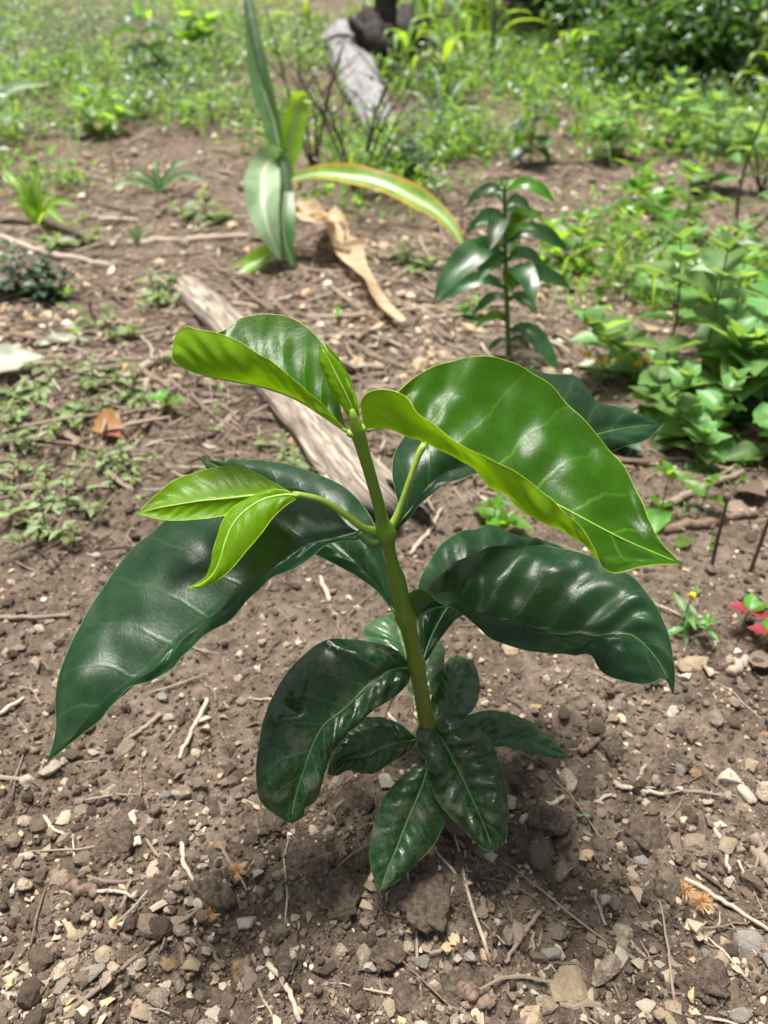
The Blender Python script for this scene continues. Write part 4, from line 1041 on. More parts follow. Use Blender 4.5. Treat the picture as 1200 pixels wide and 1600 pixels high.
def maize_main():
    g = G(447, 405); d = depth(g)
    r = thing("maize_plant", g, "tall leaning maize plant with drooping leaves and a withered one, behind the seedling", "maize")
    px = lambda w: w / 1200 * d
    st = np.array([g + [0, 0, -.02], P(449, 340, d - .03), P(446, 270, d - .05), P(432, 195, d - .05), P(412, 110, d - .08), P(392, 20, d - .1), P(372, -90, d - .1)])
    v, f = tube_np(resample(st, 30) - g, [px(10), px(9), px(8), px(8), px(8), px(7), px(6)], 10)
    put("stalk", mesh_np("stalk", v, f), M['maize_stalk'], r)
    L = lambda pts, dz: rail3(pts, [d + q for q in dz])
    ribbon_part(r, "leaf", L([(448, 262), (430, 248), (414, 262), (410, 305), (418, 355), (438, 405)], [-.04, -.09, -.14, -.15, -.13]), [px(26), px(42), px(52), px(50), px(34), px(4)], 'maize_pale', fold=.3, up=(0.1, -.9, .3), wave=.12, n=26)
    ribbon_part(r, "leaf", L([(455, 280), (500, 272), (560, 278), (620, 298), (672, 325), (705, 355), (728, 392)], [-.04, -.08, -.12, -.16]), [px(20), px(30), px(38), px(40), px(36), px(24), px(3)], 'maize_turn', fold=.35, up=(0, -.55, .8), wave=.1, n=26)
    ribbon_part(r, "leaf", L([(445, 268), (452, 225), (462, 180), (470, 152), (488, 160)], [-.04, -.06, -.08]), [px(20), px(36), px(36), px(30), px(4)], 'maize_bright', fold=.6, up=(.3, -.9, .2))
    ribbon_part(r, "leaf", L([(440, 250), (428, 190), (412, 140), (400, 80), (392, 10), (380, -40)], [-.06, -.08, -.10]), [px(22), px(30), px(30), px(24), px(18), px(6)], 'maize', fold=.7, up=(-.3, -.9, .2))
    ribbon_part(r, "leaf", L([(450, 345), (437, 375), (412, 402), (375, 425), (340, 448)], [-.05, -.09, -.12]), [px(14), px(24), px(30), px(28), px(4)], 'maize_bright', fold=.4, up=(0, -.6, .8), wave=.15)
    ribbon_part(r, "leaf", L([(446, 300), (442, 340), (446, 380), (458, 415)], [-.07, -.1, -.09]), [px(24), px(36), px(32), px(6)], 'maize', fold=.4, up=(.2, -.9, .2))
    o = ribbon_part(r, "withered_leaf", np.array([P(462, 325, d - .05), P(490, 345, d - .10)] + [G(a, b, .035) for a, b in ((515, 366), (532, 397), (555, 432), (578, 464), (590, 492), (605, 510), (630, 530))]), [px(18), px(40), px(32), px(24), px(44), px(42), px(26), px(26), px(8)], 'dry', fold=.25, up=(0, -.6, .8), wave=.4, twist=(0, .5), n=44)
    o["label"] = "withered straw-coloured leaf trailing to the ground"
    ribbon_part(r, "withered_leaf", L([(462, 318), (500, 340), (535, 350), (538, 378)], [-.04, -.08, -.10]), [px(16), px(34), px(26), px(6)], 'dry', fold=.6, up=(0, -.6, .8), wave=.5, twist=(0, 1.0))
maize_main()

def maize_far(px, py, h_px, label, n=7, lean=0.0, mat='maize', lp=90):
    g = G(px, py); d = depth(g); h = h_px / 1200 * d; r = thing("maize_plant", g, label, "maize", "maize plants in the background")
    top = np.array([lean * h, 0, h])
    p = resample(np.array([[0, 0, -.02], top * .5 + [random.uniform(-.02, .02), 0, 0], top]), 20)
    v, f = tube_np(p, [d * .0032, d * .003, d * .0012], 8); put("stalk", mesh_np("stalk", v, f), M['maize_stalk'], r)
    a0 = random.uniform(0, 3)
    for i in range(n):
        t = .04 + .8 * i / (n - 1); q = p[int(t * 19)]
        az = a0 + i * math.pi + random.uniform(-.5, .5); L = lp / 1200 * d * random.uniform(.6, 1.1)
        dx, dy = math.cos(az), math.sin(az)
        pts = [q, q + np.array([dx * .3, dy * .3, .35]) * L, q + np.array([dx * .65, dy * .65, .42]) * L, q + np.array([dx * .85, dy * .85, .40]) * L, q + np.array([dx * 1.0, dy * 1.0, .22 + .3 * random.uniform(-1, .4)]) * L]
        w = 0.15 * L
        v, f, uv = ribbon(np.array(pts), [w * .5, w, w * 1.1, w * .8, w * .05], fold=.35, n=10, wave=.1, seed=i)
        put("leaf", mesh_np("leaf", v, f, True, uv), M[random.choice([mat, 'maize_bright', 'maize_turn'] if mat == 'maize' else [mat])], r)
for a in [(1178, 190, 152, "bright maize plant at the upper right edge in front of the dark shrub", 10, 0.05, 'maize_turn', 80),
          (880, 150, 88, "pale maize plant left of the dark shrub at upper right", 10, 0.0, 'maize', 70),
          (1020, 150, 88, "young maize plant in front of the dark shrub", 9, 0.0, 'maize', 60),
          (660, 95, 120, "maize plant right of the charred stump at the top", 10, 0.05, 'maize', 90),
          (720, 110, 112, "maize plant in the thick green patch at top centre, its middle one", 10, 0.0, 'maize', 85),
          (765, 120, 120, "maize plant at the right end of the green patch at top centre", 10, 0.0, 'maize', 85),
          (480, 60, 96, "maize plant between the leaning maize and the stump at the top", 9, 0.0, 'maize_turn', 80),
          (635, 130, 70, "low maize plant right of the grey log's upper end", 9, 0.0, 'maize_bright', 80),
          (690, 150, 80, "low maize plant at the front of the green patch at top centre", 9, 0.0, 'maize', 80),
          (750, 70, 80, "maize plant at the back of the green patch at top centre", 9, 0.0, 'maize_bright', 80),
          (610, 40, 72, "maize plant right behind the charred stump", 9, 0.05, 'maize_turn', 80)]:
    maize_far(*a)
# strap leaves at the left edge
def strap_tuft(px, py, label, leaves, mat, name="grass_tuft", cat="grass tuft"):
    g = G(px, py); d = depth(g); r = thing(name, g, label, cat)
    for (dx, dy, w, dd) in leaves:
        e = P(px + dx, py + dy, d + dd)
        m = (g + e) / 2 + np.array([0, 0, 0.18 * np.linalg.norm(e - g)])
        ribbon_part(r, "blade", np.array([g, m, e]), [w / 1200 * d * .6, w / 1200 * d, w / 1200 * d * .8, w / 1200 * d * .05], mat, fold=.35, up=(0, -.6, .8), n=12)
strap_tuft(62, 352, "bright broad-bladed grass tuft at the left edge", [(-30, -75, 20, -.05), (-5, -80, 26, -.05), (25, -45, 22, -.1), (60, -30, 16, -.1), (-50, -40, 18, -.08), (40, 0, 18, -.15), (-60, -90, 14, 0)], 'maize_bright')
strap_tuft(-30, 210, "grey-green maize leaf with a dry tip reaching in at the left edge", [(60, -20, 34, -.1), (104, -78, 26, -.1)], 'maize_pale', "maize_leaf_tuft", "maize")
strap_tuft(215, 385, "small pale grass tuft on bare soil left of the maize", [(-18, -32, 8, -.03), (2, -40, 9, -.03), (22, -25, 8, -.03)], 'weed_bright' if False else 'maize_pale')
strap_tuft(150, 180, "bright grass tuft among the weeds at upper left", [(-40, -30, 14, 0), (10, -50, 16, 0), (50, -35, 14, 0), (80, -5, 14, -.1)], 'maize_bright')
strap_tuft(250, 300, "long-bladed grass tuft left of the maize plant", [(-60, -30, 12, 0), (-10, -50, 12, 0), (50, -50, 12, 0), (80, -10, 12, -.1), (-90, 5, 12, -.1)], 'maize')
strap_tuft(690, 200, "long-bladed grass tuft between the grey log and the path", [(-60, -60, 12, 0), (-10, -90, 12, 0), (40, -80, 12, 0), (70, -30, 12, -.1), (-80, -10, 10, -.1)], 'maize')
strap_tuft(1185, 610, "thin grass tuft behind the weeds at the right edge", [(-20, -70, 8, 0), (10, -90, 8, 0)], 'maize')

# ------------------------------------------------------------------ ground vegetation (uncountable)
def veg(x, y):
    left = sstep(2.35, 3.0, y + 0.7 * vnoise(x * 1.3, y * 1.3, 41)) * (1 - sstep(0.02, 0.20, x / y)) * 0.8
    mid = sstep(3.0, 3.7, y + 0.5 * vnoise(x * 1.7, y * 1.7, 47)) * sstep(-0.2, 0.1, x) * 0.95
    right = 1.35 * sstep(0.19, 0.27, x / y + 0.10 * vnoise(x * 2, y * 2, 42)) * sstep(1.35, 2.2, y)
    g = np.clip(left + mid + right, 0, 1.3)
    path = np.exp(-((x - 0.24 * y + 0.0) / (0.13 * y)) ** 2) * (1 - sstep(2.9, 3.6, y))
    return np.clip(g * (1 - 0.8 * path) * (0.45 + 0.35 * sstep(0, .15, x / y) * sstep(2.9, 3.5, y) + 2.3 * vnoise(x * 1.8, y * 1.8, 43) + 1.0 * vnoise(x * 6, y * 6, 44)), 0, 1)

def blades(n, y0, y1, hmin, hmax, keep, mat, name, label, wid=0.05):
    x, y = scatter_xy(n, y0, y1, 0.6, 0.6)
    k = RNG.random(n) < keep(x, y); x, y = x[k], y[k]
    outs, uvs = [], []
    for b in (0.4, 0.9, 1.5):
        v, f, uv = ribbon(np.array([[0, 0, 0], [0, .12 * b, .5], [0, .45 * b, .9], [0, .85 * b, 1.0 - .35 * b]]), [wid * .7, wid, wid * .7, .003], fold=.4, n=4, cross=3, up=(0, -1, .3))
        s = RNG.integers(0, 3, len(x)) == 0
        m = s.sum()
        h = RNG.uniform(hmin, hmax, m)
        rm = rot_np((RNG.random(m) - .5) * .6, (RNG.random(m) - .5) * .6, RNG.random(m) * 6.283)
        loc = np.stack([x[s], y[s], ground_z(x[s], y[s]) - .005], -1)
        outs.append(batch(v, f, loc, rm, h)); uvs.append(np.tile(uv, (m, 1)))
    V, F = join_np(outs)
    put(name, mesh_np(name, V, F, True, np.concatenate(uvs)), M[mat], label=label, kind="stuff")

def cover(nplants, y0, y1, keep, mat, name, label, hr=(.03, .14), lr=(.012, .03), per=14, power=0.6):
    x, y = scatter_xy(nplants, y0, y1, power, 0.6 if y0 > 1.5 else 0)
    k = RNG.random(nplants) < keep(x, y); x, y = x[k], y[k]
    n = len(x) * per
    hh = np.repeat(RNG.uniform(*hr, len(x)), per)
    a = RNG.random(n) * 6.283; rr = hh * 0.75 * np.sqrt(RNG.random(n))
    X = np.repeat(x, per) + rr * np.cos(a); Y = np.repeat(y, per) + rr * np.sin(a)
    Z = ground_z(np.repeat(x, per), np.repeat(y, per)) + hh * (0.12 + 0.88 * RNG.random(n))
    v = np.array([[0, 0, 0], [-.26, .42, .10], [0, .45, 0], [.26, .42, .10], [0, 1, -.12]], float)
    f = np.array([[0, 2, 1], [0, 3, 2], [1, 2, 4], [2, 3, 4]])
    uv = np.array([[.5, 0], [0, .4], [.5, .4], [1, .4], [.5, 1]])
    rm = rot_np(RNG.normal(0.2, .55, n), RNG.normal(0, .35, n), a - math.pi / 2 + RNG.normal(0, .5, n))
    s = RNG.uniform(*lr, n)
    V, F = batch(v, f, np.stack([X, Y, Z], -1), rm, s)
    put(name, mesh_np(name, V, F, False, np.tile(uv, (n, 1))), M[mat], label=label, kind="stuff")

blades(30000, 1.6, 9.5, 0.04, 0.17, veg, 'grass', "grass", "bright blurred grass growing over the field behind")
blades(9000, 3.0, 9.5, 0.10, 0.26, lambda x, y: np.clip(veg(x, y) * 1.3, 0, 1) * sstep(.0, .12, x / y) * (1 - .85 * sstep(.16, .24, x / y)) * sstep(3.0, 3.8, y), 'grass', "tall_grass", "taller bright grass in the upper centre and right of the field", 0.035)
cover(9500, 1.6, 9.5, veg, 'cover', "ground_cover_weeds", "low bright green weeds covering the field behind", (.03, .18), (.016, .050), 16)
cover(2000, 3.2, 8.0, lambda x, y: np.clip(np.exp(-((x + 0.45 * y) / (0.22 * y)) ** 2) * sstep(3.6, 4.4, y) + 0.35 * veg(x, y), 0, 1), 'silver', "silvery_weeds", "grey-green silvery weeds massed at upper left", (.10, .26), (.02, .045), 30)
cover(900, 0.8, 2.8, lambda x, y: np.clip(0.25 + 0.9 * vnoise(x * 3, y * 3, 61), 0, 1) * np.clip(sstep(.05, .3, -x / y) + sstep(.22, .36, x / y), 0, 1), 'cover', "sparse_sprouts", "tiny scattered green sprouts on the bare soil", (.008, .03), (.006, .014), 7, 1.0)

# ------------------------------------------------------------------ logs and stump
def log_obj(name, a, b, ra, rb, mat, label, cat, sink=0.35, seed=0, flat=0.75, ridges=7, crack=0.4):
    a, b = np.asarray(a, float), np.asarray(b, float)
    n, m = 90, 56
    ax = b - a; L = np.linalg.norm(ax); ax /= L
    side = np.cross(ax, [0, 0, 1]); side /= np.linalg.norm(side); up = np.cross(side, ax)
    V, uv = [], []
    rs = np.random.default_rng(seed)
    for i in range(n):
        t = i / (n - 1)
        r = ra + (rb - ra) * t
        c = a + (b - a) * t
        c = c + side * (0.2 if crack < .2 else 1.0) * (0.55 * r * math.sin(3.6 * t + seed) + .25 * r * float(vnoise(t * 7, 2.0, seed + 30))) + up * (r * flat * (1 - 2 * sink))
        for k in range(m):
            th = 2 * math.pi * k / m
            q = 1 + 0.16 * float(vnoise(math.cos(th) * 1.6 + 5, math.sin(th) * 1.6 + t * 2.0, seed)) + 0.22 * float(vnoise(th * ridges / 6.28 * 2, t * 3.0, seed + 1)) + 0.10 * float(vnoise(th * 5, t * 14, seed + 2)) - crack * 0.30 * max(0.0, float(vnoise(th * ridges / 6.28 * 4 + 3, t * 2.2 + 8, seed + 4)) - .12) + crack * .25 * float(vnoise(7.0, t * 5, seed + 6))
            e = 0.0
            if i == 0: e = -1.6 * r * float(vnoise(math.cos(th) * 2.2 + 3, math.sin(th) * 2.2, seed + 8) + .5)
            if i == n - 1: e = 2.2 * r * float(vnoise(math.cos(th) * 2.2 + 9, math.sin(th) * 2.2, seed + 9) + .5)
            V.append(c + q * r * (math.cos(th) * side + math.sin(th) * up * flat) + ax * e)
            uv.append((k / m, t * L * 3))
    V.append(a + up * ra * flat * (1 - 2 * sink) + ax * ra * 0.5); V.append(b + up * rb * flat * (1 - 2 * sink) - ax * rb * .5); uv += [(.3, 0), (.3, 1)]
    F = []
    for i in range(n - 1):
        for k in range(m):
            p, q = i * m + k, i * m + (k + 1) % m
            F += [(p, q, q + m), (p, q + m, p + m)]
    for k in range(m):
        F.append((n * m, (k + 1) % m, k)); F.append((n * m + 1, (n - 1) * m + k, (n - 1) * m + (k + 1) % m))
    root = a.copy()
    return put(name, mesh_np(name, np.array(V) - root, np.array(F), True, np.array(uv)), M[mat], loc=tuple(root), label=label, cat=cat)

log_obj("fallen_log", G(282, 456), G(612, 775), .034, .050, 'log', "weathered tan-grey log lying on the soil behind the seedling", "log", 0.38, 4, flat=.55, ridges=12, crack=1.0)
log_obj("fallen_log", G(602, 222), G(540, 98) + [0, 0, .06], .07, .125, 'log_grey', "pale grey broken log lying uphill below the charred stump", "log", 0.25, 9, crack=.1)

def stump():
    g = G(600, 118); d = depth(g); r = thing("charred_stump", g, "dark charred stump with a thin trunk at the top of the field", "stump")
    v, f = lumpy(4, 55, .75, 2.6, (1.1, .9, 1.0)); v = v * .15 + [0, 0, .12]
    put("root_crown", mesh_np("root_crown", v, f), M['char'], r)
    p = resample(np.array([[0, 0, .1], [0.01, 0.02, .5], [-.03, .05, 1.0], [.0, .1, 1.8]]), 20)
    v, f = tube_np(p, [.07, .05, .045, .03], 10, rough=.2, seed=2); put("trunk", mesh_np("trunk", v, f), M['char'], r)
    for k in range(8):
        a = k * .8; e = np.array([math.cos(a) * .36, math.sin(a) * .3, random.uniform(-.02, .3)])
        v, f = tube_np(resample(np.array([[0, 0, .1], e * .6 + [0, 0, .1], e]), 8), [.02, .012, .005], 5); put("root", mesh_np("root", v, f), M['char'], r)
stump()

def bare_shrub(px, py, h_px, n, label, mat='herb_stem_dark', spread=.5):
    g = G(px, py); d = depth(g); h = h_px / 1200 * d * 1.1; r = thing("bare_shrub", g, label, "dead shrub")
    for k in range(n):
        a = random.uniform(0, 6.28); e = np.array([math.cos(a) * spread * h, math.sin(a) * spread * h * .6, h * random.uniform(.5, 1)])
        p = resample(np.array([[0, 0, -.01], e * .45 + [random.uniform(-.05, .05) * h, 0, .08 * h], e]), 8)
        parts = [tube_np(p, [h * .012, h * .008, h * .003], 5)]
        for j in range(3):
            q = p[3 + j]; e2 = q + np.array([random.uniform(-.3, .3), random.uniform(-.2, .2), random.uniform(.05, .3)]) * h
            parts.append(tube_np(np.array([q, (q + e2) / 2 + [0, 0, .02 * h], e2]), [h * .005, h * .002], 4))
        v, f = join_np(parts); put("branch", mesh_np("branch", v, f), M[mat], r)
bare_shrub(560, 310, 200, 9, "leafless dark brushwood beside the grey log behind the maize")
bare_shrub(490, 270, 210, 5, "thin leafless dark stems right of the leaning maize stalk", spread=.25)
bare_shrub(720, 380, 120, 6, "thin leafless dead stems left of the second coffee seedling")
bare_shrub(310, 700, 60, 7, "small tangle of dead brown stems below the top left leaf", 'bark', .7)
bare_shrub(400, 640, 50, 6, "small dead stems in front of the weathered log's left side", 'bark', .7)
bare_shrub(1190, 300, 150, 6, "dry dark stems in the grass at the right edge")

# ------------------------------------------------------------------ woods at the upper right
def tree(px, py, y_shift, h, cr, cz, nleaf, label, leaf=(.05, .10), trunk_r=.09, mat='tree_shade', clumps=26):
    g = G(px, py); g[1] += y_shift; g[0] *= (g[1]) / (g[1] - y_shift); g[2] = float(ground_z(g[0], g[1]))
    r = thing("tree", g, label, "tree", "trees at the wood's edge, upper right")
    parts = [tube_np(resample(np.array([[0, 0, -.1], [.05, 0, h * .3], [-.05, .05, h * .65], [0, 0, h * .95]]), 16), [trunk_r * 1.3, trunk_r, trunk_r * .7, trunk_r * .3], 10, rough=.15)]
    for k in range(6):
        a = random.uniform(0, 6.28); z0 = h * random.uniform(.2, .7)
        e = np.array([math.cos(a) * cr * .8, math.sin(a) * cr * .8, z0 + cr * random.uniform(.0, .5)])
        parts.append(tube_np(resample(np.array([[0, 0, z0], e * .5 + [0, 0, z0 * .5 + .1], e]), 8), [trunk_r * .45, trunk_r * .1], 6))
    v, f = join_np(parts); put("trunk", mesh_np("trunk", v, f), M['trunk'], r)
    cc = RNG.normal(size=(clumps, 3)); cc /= np.linalg.norm(cc, axis=1)[:, None]; cc *= (RNG.random((clumps, 1)) ** .4)
    cc = cc * np.array([cr, cr, cz]) + np.array([0, 0, h - cz])
    ci = RNG.integers(0, clumps, nleaf)
    pos = cc[ci] + RNG.normal(size=(nleaf, 3)) * np.array([.20, .20, .13]) * cr
    gz = ground_z(pos[:, 0] + g[0], pos[:, 1] + g[1]) - g[2]
    pos[:, 2] = np.maximum(pos[:, 2], gz + .03)
    v = np.array([[0, 0, 0], [-.2, .42, .06], [0, .45, 0], [.2, .42, .06], [0, 1, -.14]], float)
    f = np.array([[0, 2, 1], [0, 3, 2], [1, 2, 4], [2, 3, 4]])
    uv = np.array([[.5, 0], [0, .4], [.5, .4], [1, .4], [.5, 1]])
    rm = rot_np(RNG.normal(-.3, .5, nleaf), RNG.normal(0, .4, nleaf), RNG.random(nleaf) * 6.283)
    V, F = batch(v, f, pos, rm, RNG.uniform(*leaf, nleaf))
    put("crown", mesh_np("crown", V, F, False, np.tile(uv, (nleaf, 1))), M[mat], r)
tree(1095, 165, 0.5, 0.85, 0.75, 0.5, 9000, "dense dark green bushy tree with foliage to the ground at the upper right", (.05, .10), .05, 'tree_leaf')
tree(862, 78, 1.3, 0.95, 0.6, 0.5, 6000, "shaded dark shrub under the trees right of the maize patch, left of two", (.05, .09), .05)
tree(940, 92, 1.3, 0.95, 0.6, 0.5, 6000, "shaded dark shrub under the trees beside the bushy tree, right of two", (.05, .09), .05)
tree(1250, 150, 0.9, 1.1, 0.9, 0.65, 9000, "leafy tree cut off by the upper right corner", (.05, .10), .07, 'tree_leaf')
tree(965, 95, 1.0, 3.2, 1.3, 1.1, 9000, "shady tree with a bare dark trunk at the wood's edge", (.07, .13), .10)
tree(850, 75, 0.9, 3.4, 1.4, 1.1, 9000, "tall dark-trunked tree just right of the green maize patch at the top", (.07, .13), .11)
tree(900, 80, 2.2, 3.6, 1.7, 1.6, 9000, "tree in the deep shade behind the dark trunks", (.07, .13), .12)
tree(1060, 80, 4.0, 3.6, 1.9, 1.7, 9000, "tall tree behind the bushy one at the upper right", (.07, .13), .12)

# ------------------------------------------------------------------ individual stones
fine = {}
def near_word(px, py):
    if py < 1000: return "on the soil behind the seedling"
    if px < 420: return "left of the seedling" if py < 1300 else "at the lower left"
    if px > 800: return "right of the seedling" if py < 1300 else "at the lower right"
    return "in front of the seedling" if py > 1300 else "beside the seedling's foot"

STONES = [ # px, py, width px, height px, colour, label
    (893, 1540, 68, 92, 's_tan', "largest yellow-tan stone, at the bottom right of centre"), (862, 1492, 34, 34, 's_grey', "round grey-tan stone touching the largest yellow-tan stone"),
    (386, 1446, 40, 30, 's_cream', "pale flat stone below the burr in the lower left"), (142, 1526, 62, 40, 's_grey', "large pale grey stone beside the long thin twig at lower left"),
    (224, 1582, 48, 40, 's_tan', "tan-brown stone on the bottom edge at lower left"), (122, 1460, 34, 38, 's_tan', "yellow-tan angular stone above the large pale grey stone"),
    (80, 1208, 42, 34, 's_cream', "cream split stone below the tip of the big left leaf"), (44, 1222, 30, 28, 's_cream', "cream stone at the left edge next to the split stone"),
    (1082, 1042, 58, 42, 's_tan', "flat tan stone on the right below the crumpled leaf tip"), (1138, 1222, 44, 42, 's_cream', "big cream broken stone near the right edge, upper of the pair"),
    (1164, 1246, 40, 40, 's_cream', "big cream broken stone near the right edge, lower of the pair"), (1172, 1478, 62, 48, 's_grey', "flat greyish stone at the right edge near the bottom"),
    (1120, 1504, 36, 36, 's_tan', "rounded tan stone left of the flat greyish stone"), (315, 1412, 30, 26, 's_cream', "whitish square stone at the end of the long thin twig"),
    (300, 1516, 40, 32, 's_tan', "tan stone beside the upright wood chip at lower left"), (264, 1510, 30, 28, 's_rust', "reddish-brown stone at lower left"),
    (336, 1586, 38, 34, 's_cream', "cream stone on the bottom edge below the tan stone"), (662, 1506, 34, 30, 's_grey', "grey-tan rounded stone in front of the soil mound"),
    (797, 1014, 34, 52, 's_tan', "elongated tan stone behind the drooping right leaf"), (1050, 1114, 32, 22, 's_cream', "cream pebble right below the flat tan stone"),
    (322, 1130, 34, 24, 's_cream', "cream angular stone left of the front leaf"), (266, 1124, 28, 20, 's_cream', "cream stone between twig and big left leaf"),
    (40, 1340, 34, 20, 's_cream', "pale yellow stone at the left near the brown stick"), (602, 1226, 34, 30, 's_cream', "cream stone at the seedling's foot between the lower leaves"),
    (74, 1334, 22, 26, 's_tan', "square tan stone beside the dark elongated clod"), (295, 1470, 26, 18, 's_cream', "small white stone above the reddish stone"),
    (165, 1495, 36, 34, 's_tan', "tan flat stone above the large pale grey stone's right"), (18, 1530, 38, 30, 's_cream', "pale stone cut by the left edge at the bottom"),
    (55, 1588, 32, 34, 's_cream', "cream stone in the bottom left corner"), (668, 1480, 22, 20, 's_tan', "small tan pebble above the grey-tan stone"),
    (945, 1410, 26, 22, 's_cream', "pale triangular stone on smooth soil at lower right"), (768, 1420, 14, 26, 's_rust', "small orange-brown upright pebble on the soil mound's right"),
    (776, 1442, 18, 12, 's_cream', "white pebble under the orange-brown pebble"), (1010, 1575, 40, 26, 's_cream', "cream stone at the bottom edge right of the largest stone"),
    (1035, 1592, 34, 26, 's_tan', "tan stone in the bottom right cut by the edge"), (1158, 1590, 50, 34, 's_grey', "grey stone in the bottom right corner"),
    (1105, 1255, 20, 18, 's_cream', "cream pebble left of the broken cream stones"), (1048, 1120, 18, 12, 's_cream', "little cream pebble touching the pebble below the flat tan stone"),
    (20, 575, 0, 0, '', ''), (1030, 1145, 24, 18, 's_grey', "grey pebble right of the lowest right leaf"), (1085, 1210, 24, 18, 's_rust', "rusty pebble left of the big cream stones"),
    (440, 1240, 26, 18, 's_tan', "tan stone hidden beside the front leaf's tip"), (1000, 1350, 26, 24, 's_grey', "grey stone on dark clods at right"),
    (150, 870, 20, 18, 's_cream', "white pebble under the big left leaf's margin"), (130, 1000, 28, 20, 's_tan', "tan pebble left of the big left leaf"), (60, 985, 22, 26, 's_cream', "cream chip at the left beside the big left leaf")]
for i, (px, py, w, h, mt, lab) in enumerate(STONES):
    if not mt: continue
    g = G(px, py); d = depth(g)
    v, f = rock_fine(900 + i, 15, (1, .85, .62))
    me = mesh_np("stone", v, f, False)
    sx = w / 2 / 1200 * d; sy = h / 2 / 1200 * d * 1.12
    put("stone", me, M[mt], loc=(g[0], g[1], g[2] + .22 * min(sx, sy)), rot=(random.uniform(-.2, .2), random.uniform(-.2, .2), random.uniform(-.3, .3)), scale=(sx, sy, .8 * min(sx, sy)), label=lab, cat="stone")
ST = []
for k in range(14):
    v, f = rock(500 + k, 12, (1, .8, .55)); ST.append((v, f))
ST_M = {}
cnt = 0
cols = [('s_tan', 'tan'), ('s_cream', 'cream'), ('s_grey', 'grey'), ('s_rust', 'rusty')]
while cnt < 250:
    x, y = scatter_xy(1, .2, 1.5, 1.5); x, y = float(x[0]), float(y[0]); z = float(ground_z(x, y))
    dp = y * CP + (CAM_H - z) * SP; yc = y * SP - (CAM_H - z) * CP
    px, py = 600 + 1200 * x / dp, 800 - 1200 * yc / dp
    if not (-10 < px < 1210 and 860 < py < 1610): continue
    if 640 < px < 900 and 1290 < py < 1480 and random.random() < .75: continue
    c = random.choices(range(4), [.38, .34, .18, .10])[0]; k = random.randrange(14)
    if (k, c) not in ST_M:
        me = mesh_np("stone", *ST[k], False); me.materials.append(M[cols[c][0]]); ST_M[(k, c)] = me
    s = min(.0115, math.exp(random.gauss(-5.25, .33)))
    szw = "tiny" if s < .0045 else "small" if s < .0065 else "thumbnail-sized"
    lab = f"{szw} {cols[c][1]} stone {near_word(px, py)}"
    put("stone", ST_M[(k, c)], None, loc=(x, y, z + s * .25), rot=(random.uniform(-.5, .5), random.uniform(-.5, .5), random.uniform(0, 6.28)), scale=(s, s * random.uniform(.75, 1.1), s * random.uniform(.7, 1.1)),
        label=lab, cat="stone", group=f"{szw} {cols[c][1]} stones {near_word(px, py)}")
    cnt += 1

# ------------------------------------------------------------------ soil clods
CL = [(525, 1400, 46, "largest soil clod, left of the dusty hanging front leaf"), (662, 1412, 48, "wide soil clod under the dusty hanging front leaf"), (178, 1330, 34, "dark soil clod at the left end of the brown stick"),
      (120, 1362, 26, "dark soil clod touching the brown stick"), (335, 1395, 34, "soil clod left of the pale curved root"), (250, 1378, 36, "soil clod right of the dark elongated clod"), (290, 1300, 34, "soil clod above the pale curved root"),
      (205, 1290, 30, "soil clod below the tip of the big left leaf"), (855, 1285, 30, "soil clod right of the crinkled front leaf"), (905, 1242, 34, "soil clod behind the tiny star-shaped sprout"), (1000, 1300, 38, "soil clod in the right foreground, the largest there"),
      (1040, 1395, 30, "soil clod beside the pair of burrs"), (1095, 1540, 42, "blocky soil clod at the bottom right"), (720, 1540, 36, "soil clod at the bottom in front of the mound"), (640, 1560, 34, "soil clod at the bottom edge left of the brown root piece"),
      (455, 1495, 34, "soil clod left of the pale curved root at the bottom"), (600, 1480, 30, "soil clod just in front of the largest clod"), (420, 1290, 30, "soil clod under the front leaf's tip"), (560, 1255, 26, "soil clod at the seedling's foot on the left"),
      (1055, 1195, 22, "small soil clod right of the lowest right leaf"), (330, 1260, 24, "small soil clod in the left foreground"), (60, 1290, 22, "small soil clod at the left edge"), (960, 1180, 26, "soil clod behind the lowest right leaf's tip"), (880, 1590, 34, "soil clod under the largest yellow-tan stone")]
for i, (px, py, rp, lab) in enumerate(CL):
    g = G(px, py); d = depth(g); s = rp / 1200 * d
    v, f = clodlet(610 + i * 3, 4); v = v * np.array([1, 1, .7])
    nn_ = v / np.linalg.norm(v, axis=1)[:, None]
    v = v + nn_ * (.16 * n3(v + 3, 5, i) + .13 * n3(v + 9, 11, i + 50) + .08 * n3(v + 5, 24, i + 90))[:, None]; rp *= .86
    put("soil_clod", mesh_np("soil_clod", v * s, f), M['clod'], loc=(g[0], g[1], g[2] - .06 * s), rot=(0, 0, random.uniform(0, 6)), label=lab, cat="clod")

# ------------------------------------------------------------------ twigs, roots, sticks
def twig(pp, r_px, label, mat='twig', lift=.003, name="twig", cat="twig", jit=.25, air=None):
    pts = []
    for j, (a, b) in enumerate(pp):
        g = G(a, b); g[2] += lift + (air[j] if air else 0); pts.append(g)
    pts = np.array(pts); d = depth(pts[len(pts) // 2])
    p = resample(pts, max(8, 5 * len(pts)))
    p[1:-1] += RNG.normal(size=(len(p) - 2, 3)) * (r_px / 1200 * d) * jit * np.array([1, 1, .4])
    for i in range(len(p)): p[i][2] = max(p[i][2], float(ground_z(p[i][0], p[i][1])) + r_px / 1200 * d * .3)
    v, f = tube_np(p - pts[0], [r_px / 1200 * d, r_px / 1200 * d * .95, r_px / 1200 * d * .7], 7, rough=.25, seed=len(pp))
    return put(name, mesh_np(name, v, f), M[mat], loc=tuple(pts[0]), label=label, cat=cat)
